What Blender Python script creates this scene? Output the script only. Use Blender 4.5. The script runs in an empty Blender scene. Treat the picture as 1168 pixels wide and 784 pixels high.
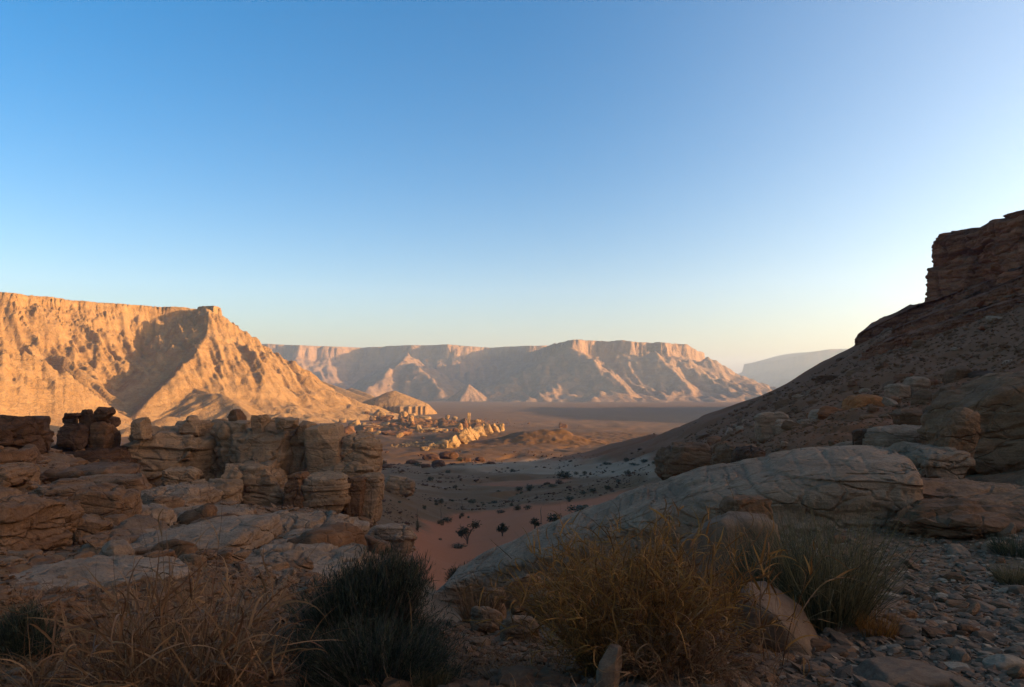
import bpy, bmesh, math, random
import numpy as np
from mathutils import Vector
rng = np.random.default_rng(7); random.seed(7)
F, CX, HY = 843.0, 584.0, 440.0            # focal length (px), principal column, eye-level row in photo pixels
C = bpy.context.scene.collection
R = math.radians
SUN_AZ, SUN_EL = 99.0, 9.0

def P(px, py, Y): return np.array([(px-CX)/F*Y, Y, (HY-py)/F*Y])

# ------------------------------------------------------------------ noise
_r = np.random.default_rng(11)
PERM = np.tile(_r.permutation(256), 3).astype(np.int32)
G3 = _r.normal(size=(256, 3)); G3 /= np.linalg.norm(G3, axis=1)[:, None]; G3 = G3.astype(np.float32)
RND = _r.random((256, 3)).astype(np.float32)
def _h(ix, iy, iz): return PERM[PERM[PERM[ix & 255] + (iy & 255)] + (iz & 255)]
def noise(p, seed=0):
    p = np.asarray(p, np.float32) + np.float32(seed*17.31)
    i = np.floor(p).astype(np.int32); f = p - i; u = f*f*f*(f*(f*6-15)+10)
    out = 0
    for dx in (0, 1):
        wx = u[:, 0] if dx else 1-u[:, 0]
        for dy in (0, 1):
            wy = u[:, 1] if dy else 1-u[:, 1]
            for dz in (0, 1):
                wz = u[:, 2] if dz else 1-u[:, 2]
                g = G3[_h(i[:, 0]+dx, i[:, 1]+dy, i[:, 2]+dz)]
                out = out + wx*wy*wz*(g[:, 0]*(f[:, 0]-dx)+g[:, 1]*(f[:, 1]-dy)+g[:, 2]*(f[:, 2]-dz))
    return out*1.6
def fbm(p, o=4, seed=0, gain=.5):
    a, s, t = 1., 0, 0; p = np.asarray(p, np.float32)
    for k in range(o):
        s = s + a*noise(p*(2.03**k), seed+k); t += a; a *= gain
    return s/t
def ridged(p, o=4, seed=0, gain=.5):
    a, s, t = 1., 0, 0; p = np.asarray(p, np.float32)
    for k in range(o):
        s = s + a*(1-2*np.abs(noise(p*(2.03**k), seed+k))); t += a; a *= gain
    return s/t
def voro(p, seed=0):
    """F1, F2, cell hash (0..1)"""
    p = np.asarray(p, np.float32) + np.float32(seed*5.77)
    i = np.floor(p).astype(np.int32); f = p - i
    f1 = np.full(len(p), 9., np.float32); f2 = f1.copy(); cid = np.zeros(len(p), np.float32)
    for dx in (-1, 0, 1):
        for dy in (-1, 0, 1):
            for dz in (-1, 0, 1):
                h = _h(i[:, 0]+dx, i[:, 1]+dy, i[:, 2]+dz); q = .5+(RND[h]-.5)*.78
                d = np.sqrt((q[:, 0]+dx-f[:, 0])**2+(q[:, 1]+dy-f[:, 1])**2+(q[:, 2]+dz-f[:, 2])**2)
                m = d < f1
                f2 = np.where(m, f1, np.minimum(f2, d)); cid = np.where(m, h/255., cid); f1 = np.where(m, d, f1)
    return f1, f2, cid
def smooth(a, b, x): t = np.clip((x-a)/(b-a), 0, 1); return t*t*(3-2*t)
def xyz0(x, y, z=0): return np.stack([x, y, np.broadcast_to(np.float32(z), np.shape(x))], -1)

# ------------------------------------------------------------------ mesh and object helpers
def mesh(name, v, f, mat, smooth_=True, attrs=None):
    v = np.asarray(v, np.float32); f = np.asarray(f, np.int32); k = f.shape[1]
    me = bpy.data.meshes.new(name)
    me.vertices.add(len(v)); me.vertices.foreach_set('co', v.ravel())
    me.loops.add(f.size); me.loops.foreach_set('vertex_index', f.ravel())
    me.polygons.add(len(f)); me.polygons.foreach_set('loop_start', np.arange(0, f.size, k, dtype=np.int32))
    me.polygons.foreach_set('loop_total', np.full(len(f), k, np.int32))
    me.polygons.foreach_set('use_smooth', np.full(len(f), smooth_, bool))
    me.update(calc_edges=True)
    if attrs:
        for nm, a in attrs.items():
            at = me.attributes.new(nm, 'FLOAT_COLOR', 'POINT')
            c = np.ones((len(v), 4), np.float32); c[:, :a.shape[1]] = a; at.data.foreach_set('color', c.ravel())
    me.materials.append(mat); return me
def mesh_fix(name, v, f, mat):
    quads = f[f[:, 2] != f[:, 3]]; tris = f[f[:, 2] == f[:, 3]][:, :3]
    allf = np.vstack([quads[:, [0, 1, 2]], quads[:, [0, 2, 3]], tris]); return mesh(name, v, allf, mat)
def obj(name, me, parent=None, label=None, cat=None, group=None, kind=None, loc=None):
    o = bpy.data.objects.new(name, me); C.objects.link(o)
    if parent: o.parent = parent
    if loc is not None: o.location = [float(c) for c in loc]
    if label: o['label'] = label
    if cat: o['category'] = cat
    if group: o['group'] = group
    if kind: o['kind'] = kind
    return o
def gridf(nu, nv):
    a = np.arange(nu*nv).reshape(nu, nv)
    return np.stack([a[:-1, :-1], a[1:, :-1], a[1:, 1:], a[:-1, 1:]], -1).reshape(-1, 4)

# ------------------------------------------------------------------ materials
def lin(c): return (*c, 1.0)
def rockmat(name, cols, scale=1.0, strata=0.0, bump=0.03, zone=False, crack=0.5, rough=.92, fine=1.0):
    """procedural stone or soil; cols = 3 albedos, scale = size of the main mottling in metres"""
    m = bpy.data.materials.new(name); m.use_nodes = True; nt = m.node_tree; N = nt.nodes; L = nt.links
    bs = N['Principled BSDF']; bs.inputs['Roughness'].default_value = rough; bs.inputs['Specular IOR Level'].default_value = .12
    geo = N.new('ShaderNodeNewGeometry'); pos = geo.outputs['Position']
    def mapping(s, warp=None):
        mp = N.new('ShaderNodeMapping'); L.new(pos, mp.inputs[0]); mp.inputs['Scale'].default_value = s; return mp.outputs[0]
    def nz(s, det=6, rg=.6, dist=0.):
        n = N.new('ShaderNodeTexNoise'); n.inputs['Scale'].default_value = 1; n.inputs['Detail'].default_value = det
        n.inputs['Roughness'].default_value = rg; n.inputs['Distortion'].default_value = dist; L.new(mapping(s), n.inputs[0]); return n.outputs['Fac']
    def mix(fac, a, b, typ='MIX'):
        x = N.new('ShaderNodeMix'); x.data_type = 'RGBA'; x.blend_type = typ
        for sock, v in ((x.inputs[0], fac), (x.inputs[6], a), (x.inputs[7], b)):
            if hasattr(v, 'links'): L.new(v, sock)
            else: sock.default_value = v
        return x.outputs[2]
    def ramp(v, a, b):
        r = N.new('ShaderNodeMapRange'); r.inputs[1].default_value = a; r.inputs[2].default_value = b; L.new(v, r.inputs[0]); return r.outputs[0]
    def math_(op, a, b):
        x = N.new('ShaderNodeMath'); x.operation = op
        for k, v in enumerate((a, b)):
            if hasattr(v, 'links'): L.new(v, x.inputs[k])
            else: x.inputs[k].default_value = v
        return x.outputs[0]
    k = 1/scale
    big = nz((k*.6,)*3, 5, .6); med = nz((k*3,)*3, 6, .65, .3); fn = nz((k*22,)*3, 5, .7)
    col = mix(ramp(big, .35, .65), lin(cols[0]), lin(cols[1]))
    col = mix(ramp(med, .45, .75), col, lin(cols[2]))
    if strata > 0:
        st = nz((k*.35, k*.35, k*7), 5, .65, .15)
        col = mix(math_('MULTIPLY', ramp(st, .42, .62), strata), col, lin(tuple(c*.62 for c in cols[1])))
    sp = ramp(fn, .3, .7)
    v = N.new('ShaderNodeMix'); v.data_type = 'RGBA'; v.blend_type = 'MULTIPLY'; v.inputs[0].default_value = .55
    cr = N.new('ShaderNodeValToRGB'); cr.color_ramp.elements[0].color = (.5, .5, .5, 1); cr.color_ramp.elements[1].color = (1.25, 1.22, 1.18, 1)
    L.new(sp, cr.inputs[0]); L.new(col, v.inputs[6]); L.new(cr.outputs[0], v.inputs[7]); col = v.outputs[2]
    if zone:
        at = N.new('ShaderNodeAttribute'); at.attribute_name = 'zone'
        se = N.new('ShaderNodeSeparateColor'); L.new(at.outputs['Color'], se.inputs[0])
        for ch, zc in ((1, zone[1]), (2, zone[2]), (0, zone[0])):
            zz = mix(ramp(fn, .35, .65), lin(zc), lin(tuple(c*.72 for c in zc)))
            col = mix(se.outputs[ch], col, zz)
        vg = nz((.09, .09, .09), 4, .6); col = mix(math_('MULTIPLY', at.outputs['Alpha'], ramp(vg, .34, .54)), col, lin(zone[3]))
    L.new(col, bs.inputs['Base Color'])
    hgt = math_('MULTIPLY', med, 1.0)
    hgt = math_('ADD', hgt, math_('MULTIPLY', fn, .3*fine))
    if strata > 0:
        hgt = math_('ADD', hgt, math_('MULTIPLY', nz((k*.8, k*.8, k*14), 4, .7, .1), 1.1*strata))
    if crack > 0:
        vo = N.new('ShaderNodeTexVoronoi'); vo.feature = 'DISTANCE_TO_EDGE'; vo.inputs['Scale'].default_value = 1
        wv = N.new('ShaderNodeVectorMath'); wv.operation = 'ADD'
        nn = N.new('ShaderNodeTexNoise'); nn.inputs['Scale'].default_value = 1; nn.inputs['Detail'].default_value = 3
        mo = mapping((k*1.3, k*1.3, k*2.4)); L.new(mo, nn.inputs[0]); L.new(mo, wv.inputs[0]); L.new(nn.outputs['Color'], wv.inputs[1]); L.new(wv.outputs[0], vo.inputs['Vector'])
        hgt = math_('ADD', hgt, math_('MULTIPLY', ramp(vo.outputs['Distance'], 0, .05), crack))
    if zone:   # sand is smooth
        inv = math_('SUBTRACT', 1.0, math_('MULTIPLY', se.outputs[0], .85)); hgt = math_('MULTIPLY', hgt, inv)
    b = N.new('ShaderNodeBump'); b.inputs['Distance'].default_value = bump; b.inputs['Strength'].default_value = 1
    L.new(hgt, b.inputs['Height']); L.new(b.outputs[0], bs.inputs['Normal'])
    return m
def leafmat(name, a, b, trans=.25, rough=.7):
    m = bpy.data.materials.new(name); m.use_nodes = True; nt = m.node_tree; N = nt.nodes; L = nt.links
    bs = N['Principled BSDF']; bs.inputs['Roughness'].default_value = rough; bs.inputs['Specular IOR Level'].default_value = .2
    geo = N.new('ShaderNodeNewGeometry'); cr = N.new('ShaderNodeValToRGB')
    cr.color_ramp.elements[0].color = lin(a); cr.color_ramp.elements[1].color = lin(b)
    L.new(geo.outputs['Random Per Island'], cr.inputs[0]); L.new(cr.outputs[0], bs.inputs['Base Color'])
    tr = N.new('ShaderNodeBsdfTranslucent'); L.new(cr.outputs[0], tr.inputs[0])
    mx = N.new('ShaderNodeMixShader'); mx.inputs[0].default_value = trans
    L.new(bs.outputs[0], mx.inputs[1]); L.new(tr.outputs[0], mx.inputs[2]); L.new(mx.outputs[0], N['Material Output'].inputs[0])
    return m
M = dict(
    ground=rockmat('ground_soil', [(.19, .095, .044), (.135, .066, .03), (.24, .128, .065)], .8, 0, .05, crack=.15,
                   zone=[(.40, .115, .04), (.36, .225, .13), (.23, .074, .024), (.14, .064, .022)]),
    slab=rockmat('pale_sandstone', [(0.287, 0.137, 0.064), (0.205, 0.093, 0.044), (0.336, 0.168, 0.085)], 1.1, .45, .075, crack=.6, fine=2.),
    slabg=rockmat('grey_sandstone', [(0.364, 0.200, 0.112), (0.272, 0.146, 0.079), (0.428, 0.249, 0.146)], 1.2, .45, .075, crack=.6, fine=2.),
    brown=rockmat('brown_sandstone', [(0.207, 0.091, 0.040), (0.143, 0.061, 0.027), (0.254, 0.121, 0.058)], 1.0, .5, .06, crack=.4),
    block=rockmat('banded_sandstone', [(0.356, 0.189, 0.094), (0.261, 0.133, 0.065), (0.416, 0.230, 0.121)], 3.0, .55, .16, crack=.25),
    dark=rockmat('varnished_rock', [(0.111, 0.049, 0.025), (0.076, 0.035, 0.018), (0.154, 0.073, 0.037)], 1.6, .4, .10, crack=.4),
    cliff=rockmat('red_cliff_rock', [(0.307, 0.107, 0.042), (0.223, 0.074, 0.030), (0.360, 0.140, 0.060)], 9, .8, .5, crack=.35),
    orange=rockmat('orange_rock', [(0.350, 0.121, 0.037), (0.286, 0.088, 0.028), (0.382, 0.153, 0.054)], 1.5, .2, .06, crack=.2),
    stone=rockmat('loose_stone', [(0.175, 0.091, 0.050), (0.228, 0.130, 0.074), (0.127, 0.061, 0.034)], .25, .15, .008, crack=0),
    stone2=rockmat('pale_stone', [(0.329, 0.205, 0.120), (0.265, 0.153, 0.088), (0.371, 0.242, 0.148)], .25, .1, .008, crack=0),
    mesaA=rockmat('golden_mesa_rock', [(.37, .205, .088), (.29, .152, .06), (.41, .243, .115)], 26, .2, 2.6, crack=.15),
    mesaB=rockmat('far_mesa_rock', [(.33, .185, .108), (.25, .14, .08), (.38, .23, .138)], 90, .22, 8, crack=.1),
    gold=rockmat('lit_rock', [(.38, .225, .10), (.30, .165, .072), (.43, .27, .135)], 8, .3, .8, crack=.4),
    straw=leafmat('straw_blades', (.13, .042, .008), (.36, .155, .034), .3),
    straw2=leafmat('brown_twigs', (.12, .045, .018), (.30, .145, .06), .2),
    bush=leafmat('dark_bush', (.02, .02, .009), (.055, .05, .025), .15),
    bushtip=leafmat('olive_tips', (.04, .036, .016), (.10, .082, .038), .2),
    far=leafmat('desert_shrub_leaf', (.03, .028, .014), (.085, .074, .038), .15),
    olive=leafmat('olive_grass', (.055, .038, .015), (.23, .15, .06), .25),
    twig=leafmat('grey_twig', (.09, .052, .032), (.16, .10, .07), 0),
)

# ------------------------------------------------------------------ ground shape: controls in photo pixels + distance
cols = {
 0: [(784,3.6),(700,6),(650,9),(600,15),(550,27),(518,42),(492,56)],
 80: [(784,3.6),(700,6.1),(650,9.2),(600,16),(560,29),(535,44),(522,56)],
 150: [(784,3.6),(700,6.2),(650,9.5),(600,17),(570,32),(556,50),(550,62)],
 225: [(784,3.6),(700,6.3),(650,10),(610,18),(583,34),(572,50),(562,62)],
 300: [(784,3.7),(700,6.5),(650,11),(622,18),(600,32),(588,48),(575,62)],
 380: [(784,3.7),(700,6.5),(660,11.5),(635,19),(608,36),(588,54),(575,68)],
 440: [(784,3.8),(710,6.5),(670,12),(642,24),(615,44),(595,66),(575,90),(560,120),(545,190),(530,295)],
 520: [(784,3.7),(730,6),(700,12),(672,28),(645,52),(622,75),(600,100),(580,128),(560,165),(545,205),(530,290)],
 600: [(784,3.6),(740,5),(715,8),(690,13),(655,30),(615,62),(590,92),(570,130),(555,170),(540,220),(528,295)],
 700: [(784,3.5),(740,5),(695,8),(665,12),(632,30),(592,65),(572,95),(556,130),(541,180),(528,235),(503,295)],
 800: [(784,3.5),(740,4.6),(685,6.8),(650,9.5),(620,14),(568,30),(547,50),(530,80),(515,120),(500,180),(473,262)],
 900: [(784,3.5),(730,4.8),(680,6.3),(642,8),(608,10.5),(575,14),(538,20),(507,30),(490,50),(475,85),(460,140),(440,225)],
 1000:[(784,3.5),(730,4.7),(680,6.1),(640,7.6),(605,9.5),(575,12),(535,17),(502,25),(482,35),(460,55),(430,90),(407,130),(395,170),(386,205)],
 1100:[(784,3.5),(730,4.7),(680,6.0),(640,7.5),(607,9),(577,12),(535,16),(503,22),(462,35),(430,55),(400,80),(372,110),(354,150),(340,185)],
 1168:[(784,3.5),(730,4.6),(680,5.9),(640,7.2),(602,9),(566,12),(525,16),(483,24),(440,38),(400,55),(362,85),(332,120),(312,165)]}
ctl = [P(px, py, Y) for px, l in cols.items() for py, Y in l]
ctl += [P(px, 500, 1)*0+np.array([(px-CX)/F*Y, Y, z]) for px in (0, 100, 200, 300, 400) for Y, z in ((110, -14.5), (200, -25), (300, -32))]
def pol(deg, r, z): return np.array([math.sin(R(deg))*r, math.cos(R(deg))*r, z])
for d in (-180, -135, -90, -60): ctl += [pol(d, 3.6, -1.5), pol(d, 12, -2.6), pol(d, 50, -6), pol(d, 150, -20), pol(d, 300, -32)]
for d in (50, 70, 95, 125, 155): ctl += [pol(d, 3.6, -1.42), pol(d, 9, -1.0), pol(d, 24, 2.0), pol(d, 55, 9), pol(d, 100, 22), pol(d, 150, 32), pol(d, 300, 34)]
ctl += [np.array(c, float) for c in ((96, 245, 4), (84, 262, -6), (80, 300, -20), (60, 330, -32), (130, 250, 16), (150, 300, -8), (220, 300, -6), (230, 260, 22), (34, 330, -34), (120, 330, -28), (300, 330, -22))]
ctl = np.array(ctl)
def lp(x, y): return np.stack([np.arctan2(x, y)*2.6, np.log(np.maximum(np.hypot(x, y), .5))], -1)
_c = lp(ctl[:, 0], ctl[:, 1]); _r0 = np.hypot(ctl[:, 0], ctl[:, 1])
def _k(a, b):
    d2 = ((a[:, None, :]-b[None])**2).sum(-1); return d2*np.log(d2+1e-9)*.5
A_ = _k(_c, _c) + np.eye(len(_c))*.012
Q_ = np.hstack([np.ones((len(_c), 1)), _c])
S_ = np.block([[A_, Q_], [Q_.T, np.zeros((3, 3))]])
W_ = np.linalg.solve(S_, np.concatenate([ctl[:, 2]/_r0, np.zeros(3)]))
VR = np.array([1, 200, 280, 420, 560, 800, 1400, 2000, 3400, 6000, 14000]); VZ = np.array([-20, -26, -30.5, -37.5, -42, -48, -54, -58, -71, -85, -110.])
def gbase(x, y):
    x = np.atleast_1d(np.asarray(x, float)); y = np.atleast_1d(np.asarray(y, float)); out = np.zeros(len(x))
    r = np.hypot(x, y)
    for s in range(0, len(x), 60000):
        q = lp(x[s:s+60000], y[s:s+60000]); out[s:s+60000] = _k(q, _c)@W_[:-3] + W_[-3] + q@W_[-2:]
    near = out*r; val = np.interp(r, VR, VZ)
    w = smooth(300, 420, r)
    return near*(1-w)+val*w
_rs = np.exp(np.linspace(np.log(3.0), np.log(6000), 900))
def hit(px, py):
    """where the line of sight through a photo pixel meets the ground"""
    u = (px-CX)/F; x = u*_rs; z = gbase(x, _rs); ray = (HY-py)/F*_rs
    k = np.argmax(z > ray)
    if k == 0: k = len(_rs)-1 if z[0] <= ray[0] else 0
    return np.array([x[k], _rs[k], z[k]])

def polymask(x, y, pts, soft):
    """soft mask of a world polygon, worked out in (bearing, log distance)"""
    q = lp(x, y); pg = lp(pts[:, 0], pts[:, 1]); n = len(pg)
    inside = np.zeros(len(x), bool); dmin = np.full(len(x), 9.)
    for i in range(n):
        a, b = pg[i], pg[(i+1) % n]
        c = ((a[1] > q[:, 1]) != (b[1] > q[:, 1])) & (q[:, 0] < (b[0]-a[0])*(q[:, 1]-a[1])/(b[1]-a[1]+1e-12)+a[0])
        inside ^= c
        t = np.clip(((q-a)@(b-a))/((b-a)@(b-a)+1e-12), 0, 1); dmin = np.minimum(dmin, np.hypot(*(q-a-t[:, None]*(b-a)).T))
    sd = np.where(inside, dmin, -dmin) + fbm(xyz0(q[:, 0]*9, q[:, 1]*9), 4, 3)*soft*2
    return smooth(-soft, soft, sd)
def hits(l): return np.array([hit(*p) for p in l])
DUNE = hits([(462,607),(490,597),(520,588),(560,582),(600,578),(640,575),(700,563),(745,553),(765,548),(745,575),(720,600),(680,625),(620,650),(560,672),(500,674),(470,640)])
DUNE2 = hits([(540,553),(580,547),(630,545),(655,548),(640,553),(590,556)])
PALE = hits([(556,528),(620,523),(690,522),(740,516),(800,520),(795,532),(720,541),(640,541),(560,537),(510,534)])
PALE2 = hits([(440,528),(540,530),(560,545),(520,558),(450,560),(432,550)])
HILL = hits([(620,529),(700,524),(740,517),(762,535),(800,548),(880,522),(960,508),(1010,500),(1168,500)])
HILL = np.vstack([HILL, [[200, 60, 0], [900, 200, 0], [900, 420, 0], [60, 420, 0]]])

def gdetail(x, y, rocky, sand):
    r = np.hypot(x, y); d = np.zeros(len(x))
    for lam, amp, sd in ((40, 1.0, 1), (16, .6, 2), (6, .30, 3), (2.2, .14, 4), (.8, .06, 5), (.3, .022, 6), (.12, .010, 7)):
        w = smooth(.005, .015, lam/r) * smooth(.35, 3, r/lam)
        m = w > 1e-3
        if m.any():
            n = noise(xyz0(x[m]/lam, y[m]/lam), sd)
            d[m] += (amp*w[m]*(.55+.75*rocky[m])*(1-.75*sand[m])) * (n + .5*(.35-np.abs(n))*rocky[m])
    m = (r > 60) & (r < 700)
    if m.any():
        v = ridged(xyz0(x[m]/55+.3*noise(xyz0(x[m]/20, y[m]/20), 2), y[m]/80), 3, 41); d[m] -= smooth(60, 110, r[m])*(1-sand[m])*(1.3*smooth(.45, .95, v) - .25)
        d[m] += smooth(60, 110, r[m])*(1-sand[m])*.35*noise(xyz0(x[m]/7, y[m]/7), 43)
    # broken bedrock plates on the rocky slopes
    for lam, amp, sd in ((3.2, .40, 1), (1.0, .13, 2), (.36, .035, 3)):
        m = (smooth(.008, .02, lam/r)*rocky > .02) & (r < 130)
        if m.any():
            wq = xyz0(x[m]/lam + noise(xyz0(x[m]/lam*.8, y[m]/lam*.8), 9)*.35, y[m]/lam*.8 + noise(xyz0(x[m]/lam*.8, y[m]/lam*.8), 12)*.35)
            f1, f2, cid = voro(wq, sd)
            d[m] += amp*rocky[m]*smooth(.008, .02, lam/r[m])*((cid-.5)*.9 + .5*smooth(0, .16, f2-f1) - .35)
    return d
def zones(x, y):
    r = np.hypot(x, y)
    sand = np.maximum(polymask(x, y, DUNE, .035), polymask(x, y, DUNE2, .03)*.7)
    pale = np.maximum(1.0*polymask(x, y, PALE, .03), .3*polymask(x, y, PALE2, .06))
    hill = polymask(x, y, HILL, .04)
    az = np.degrees(np.arctan2(x, y))
    rocky = smooth(-10.5, -14, az + 3*noise(xyz0(x/14, y/14), 31))*smooth(90, 60, r)
    rocky = np.maximum(rocky, .55*hill)
    rocky = np.maximum(rocky, .6*smooth(12, 20, az)*smooth(10, 14, r)*smooth(60, 30, r))
    rocky = rocky*(1-sand)
    return sand, pale, hill, rocky
def gz(x, y):
    x = np.atleast_1d(np.asarray(x, float)); y = np.atleast_1d(np.asarray(y, float))
    s, p, h, rk = zones(x, y); return gbase(x, y)+gdetail(x, y, rk, s)

def build_ground():
    rs = np.concatenate([[.6, 1.4], np.exp(np.linspace(np.log(2.4), np.log(500), 640)), np.exp(np.linspace(np.log(506), np.log(12500), 190))])
    th = np.concatenate([np.linspace(-180, -44, 60)[:-1], np.linspace(-44, 44, 950), np.linspace(44, 180, 70)[1:]])
    T, Rr = np.meshgrid(np.radians(th), rs, indexing='ij'); x = (np.sin(T)*Rr).ravel(); y = (np.cos(T)*Rr).ravel()
    s, p, h, rk = zones(x, y)
    z = gbase(x, y)+gdetail(x, y, rk, s)
    # low relief of the distant flats
    r = np.hypot(x, y); far = smooth(500, 900, r)
    z += far*(3.0*fbm(xyz0(x/260, y/260), 3, 21) + 1.2*fbm(xyz0(x/60, y/60), 3, 22)) + smooth(300, 450, r)*smooth(1600, 900, r)*2.2*fbm(xyz0(x/38, y/38), 3, 23)
    v = np.stack([x, y, z], -1); f = gridf(len(th), len(rs))
    veg = smooth(45, 75, r)*smooth(1000, 600, r)*(1-s)*(1-.8*p)*(1-.8*h)
    att = np.stack([s, p*.8, h*.9, veg], -1)
    fs = s[f].mean(1); fh = h[f].mean(1); ff = r[f].mean(1)
    sets = (('sand', fs > .5, 'rust red sand dune crossing the valley below the rocks'), ('hillside', (fh > .5) & (fs <= .5), 'shaded rubble strewn reddish hillside climbing to the right'),
            ('ground', (fh <= .5) & (fs <= .5), 'desert ground from the rocky foreground across the valley floor'))
    for nm, m, lab in sets:
        ff_ = f[m]; u, inv = np.unique(ff_, return_inverse=True)
        obj(nm, mesh(nm, v[u], inv.reshape(-1, 4), M['ground'], attrs={'zone': att[u]}), kind='structure', label=lab, cat={'sand': 'sand', 'hillside': 'hill', 'ground': 'ground'}[nm])
build_ground()

# ------------------------------------------------------------------ mesas and hills as height fields
def resample(pts, step, closed=False):
    p = np.array(pts, float)
    if closed: p = np.vstack([p, p[:1]])
    s = np.concatenate([[0], np.cumsum(np.hypot(*np.diff(p[:, :2], axis=0).T))]); t = np.arange(0, s[-1], step)
    return np.stack([np.interp(t, s, p[:, k]) for k in range(p.shape[1])], -1), t
def nearest(x, y, path):
    """distance to a dense polyline, index and side data, chunked"""
    d = np.empty(len(x)); k = np.empty(len(x), int)
    for s in range(0, len(x), 20000):
        q = (x[s:s+20000, None]-path[None, :, 0])**2+(y[s:s+20000, None]-path[None, :, 1])**2
        k[s:s+20000] = q.argmin(1); d[s:s+20000] = np.sqrt(q.min(1))
    return d, k
def inpoly(x, y, pg):
    ins = np.zeros(len(x), bool)
    for i in range(len(pg)):
        a, b = pg[i], pg[(i+1) % len(pg)]
        ins ^= ((a[1] > y) != (b[1] > y)) & (x < (b[0]-a[0])*(y-a[1])/(b[1]-a[1]+1e-12)+a[0])
    return ins
def ridge(x, y, pts, slope, seed, rough=8., flute=30.):
    path, t = resample(pts, max(4., flute/8)); d, k = nearest(x, y, path)
    n = fbm(xyz0(x/(flute*1.4), y/(flute*1.4)), 4, seed)
    ang = np.arctan2(y-path[k, 1], x-path[k, 0])
    fl = ridged(np.stack([t[k]/flute+ang*1.2, d/(flute*5), d*0+seed], -1), 3, seed)
    dd = np.maximum(d + n*rough, 0)
    return path[k, 2] - slope*dd*(1+.0*n) - np.minimum(d, flute)/flute*rough*.55*(1-fl) + n*rough*.2
def mesa_h(x, y, poly, ztop, zbase, D, cliff, step, gul, seed, gamp=.5, tilt=None, pw=1.5):
    pg = np.array(poly, float); path, t = resample(pg, step, True); d, k = nearest(x, y, path); ins = inpoly(x, y, pg)
    sd = np.where(ins, -d, d)
    ang = np.arctan2(y-path[k, 1], x-path[k, 0])
    s = t[k] + ang*gul*1.3
    fl = ridged(np.stack([s/gul, d/(gul*6), d*0+seed], -1), 4, seed, .55)          # gullies that run down the slope
    edge = fbm(xyz0(x/(gul*.8), y/(gul*.8)), 4, seed+3)*gul*.30 + fbm(xyz0(x/(gul*2.6), y/(gul*2.6)), 2, seed+5)*gul*.55
    q = sd + edge + (1-fl)*np.clip(sd/(gul*1.1), 0, 1)*gul*gamp + (1-fl)*gul*.12
    qq = np.maximum(q, 0)
    zt = ztop if tilt is None else ztop + tilt(x, y)
    talus = zbase + (zt-cliff-zbase)*np.clip(1-qq/D, 0, 1)**pw
    # cliff bands: a tall upper one and a thin lower step
    cl = cliff*(1-smooth(0, cliff*.35, q + fbm(np.stack([x/(gul*.12), y/(gul*.12), x*0], -1), 3, seed+8)*cliff*.3))
    st = cliff*.28*(1-smooth(0, cliff*.25, q-cliff*2.2 + edge*.2)) - cliff*.28
    z = talus + cl + np.where(q > 0, st*np.clip(1-qq/D, 0, 1), st)
    z += np.clip(q/cliff, 0, 1)*fbm(xyz0(x/(gul*.3), y/(gul*.3)), 4, seed+9)*gul*.05
    z = np.where(q < 0, zt - cliff*0 + fbm(xyz0(x/(gul*2), y/(gul*2)), 3, seed+11)*gul*.03, np.minimum(z, zt))
    z = np.where(qq >= D*1.02, zbase-30, z)
    return z
def field(name, x0, x1, y0, y1, step, fn, mat, label, cat='mesa', keep=None):
    xs = np.arange(x0, x1, step); ys = np.arange(y0, y1, step); X, Y = np.meshgrid(xs, ys, indexing='ij')
    x, y = X.ravel(), Y.ravel(); z = fn(x, y); v = np.stack([x, y, z], -1); f = gridf(len(xs), len(ys))
    gb = np.interp(np.hypot(x, y), VR, VZ)-8
    m = (z > gb)[f].any(1) if keep is None else keep(x, y)[f].any(1) & (z > gb)[f].any(1)
    f = f[m]; u, inv = np.unique(f, return_inverse=True)
    return obj(name, mesh(name, v[u], inv.reshape(-1, 4), mat), kind='structure', label=label, cat=cat)

def mesaA(x, y):
    z = mesa_h(x, y, [(-1500, 150), (-1020, 640), (-693, 1000), (-640, 1105), (-580, 1180), (-522, 1205), (-484, 1172), (-466, 1158), (-470, 1200), (-620, 1500), (-1000, 1900), (-1900, 2100), (-1900, 100)],
               127, -58, 345, 13, 6, 46, 3, 1.15)
    z = np.maximum(z, ridge(x, y, [P(238, 352, 1150), P(237, 376, 1110), P(226, 400, 1050), P(200, 428, 980), P(160, 466, 900)], .66, 41, 8, 30))
    z = np.maximum(z, ridge(x, y, [P(-200, 340, 760), P(-60, 366, 790), P(10, 392, 820), P(80, 430, 850), P(140, 474, 880)], .55, 43, 9, 40))
    z = np.maximum(z, ridge(x, y, [P(246, 366, 1160), P(300, 402, 1190), P(360, 436, 1190), P(425, 466, 1180)], .58, 45, 8, 30))
    z = np.maximum(z, ridge(x, y, [P(200, 440, 1000), P(260, 452, 940), P(300, 484, 880)], .42, 47, 7, 22))
    for px, py, Y, w, sd in ((20, 462, 820, 60, 51), (60, 478, 760, 40, 52), (105, 476, 740, 34, 53), (190, 474, 850, 50, 54), (235, 478, 840, 40, 55), (320, 470, 980, 55, 56), (-30, 440, 820, 80, 57), (150, 486, 700, 30, 58)):
        c = P(px, py, Y); z = np.maximum(z, ridge(x, y, [c, c+np.array([w*.7, w*.4, -6])], .42, sd, 5, 14))
    up = smooth(-40, 40, z + 30*fbm(xyz0(x/90, y/90), 3, 61))
    return z + fbm(xyz0(x/14, y/14), 4, 60)*1.6 + up*smooth(124, 112, z)*((ridged(xyz0((x*.8+y*.6)/24, (x*.6-y*.8)/130), 4, 62, .6)-.4)*13 + (ridged(xyz0(x/22, y/22), 4, 63, .6)-.4)*4)
field('mesa', -1250, -110, 560, 1500, 1.9, mesaA, M['mesaA'], 'golden sunlit mesa at left with flat top and gullied slopes')
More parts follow.
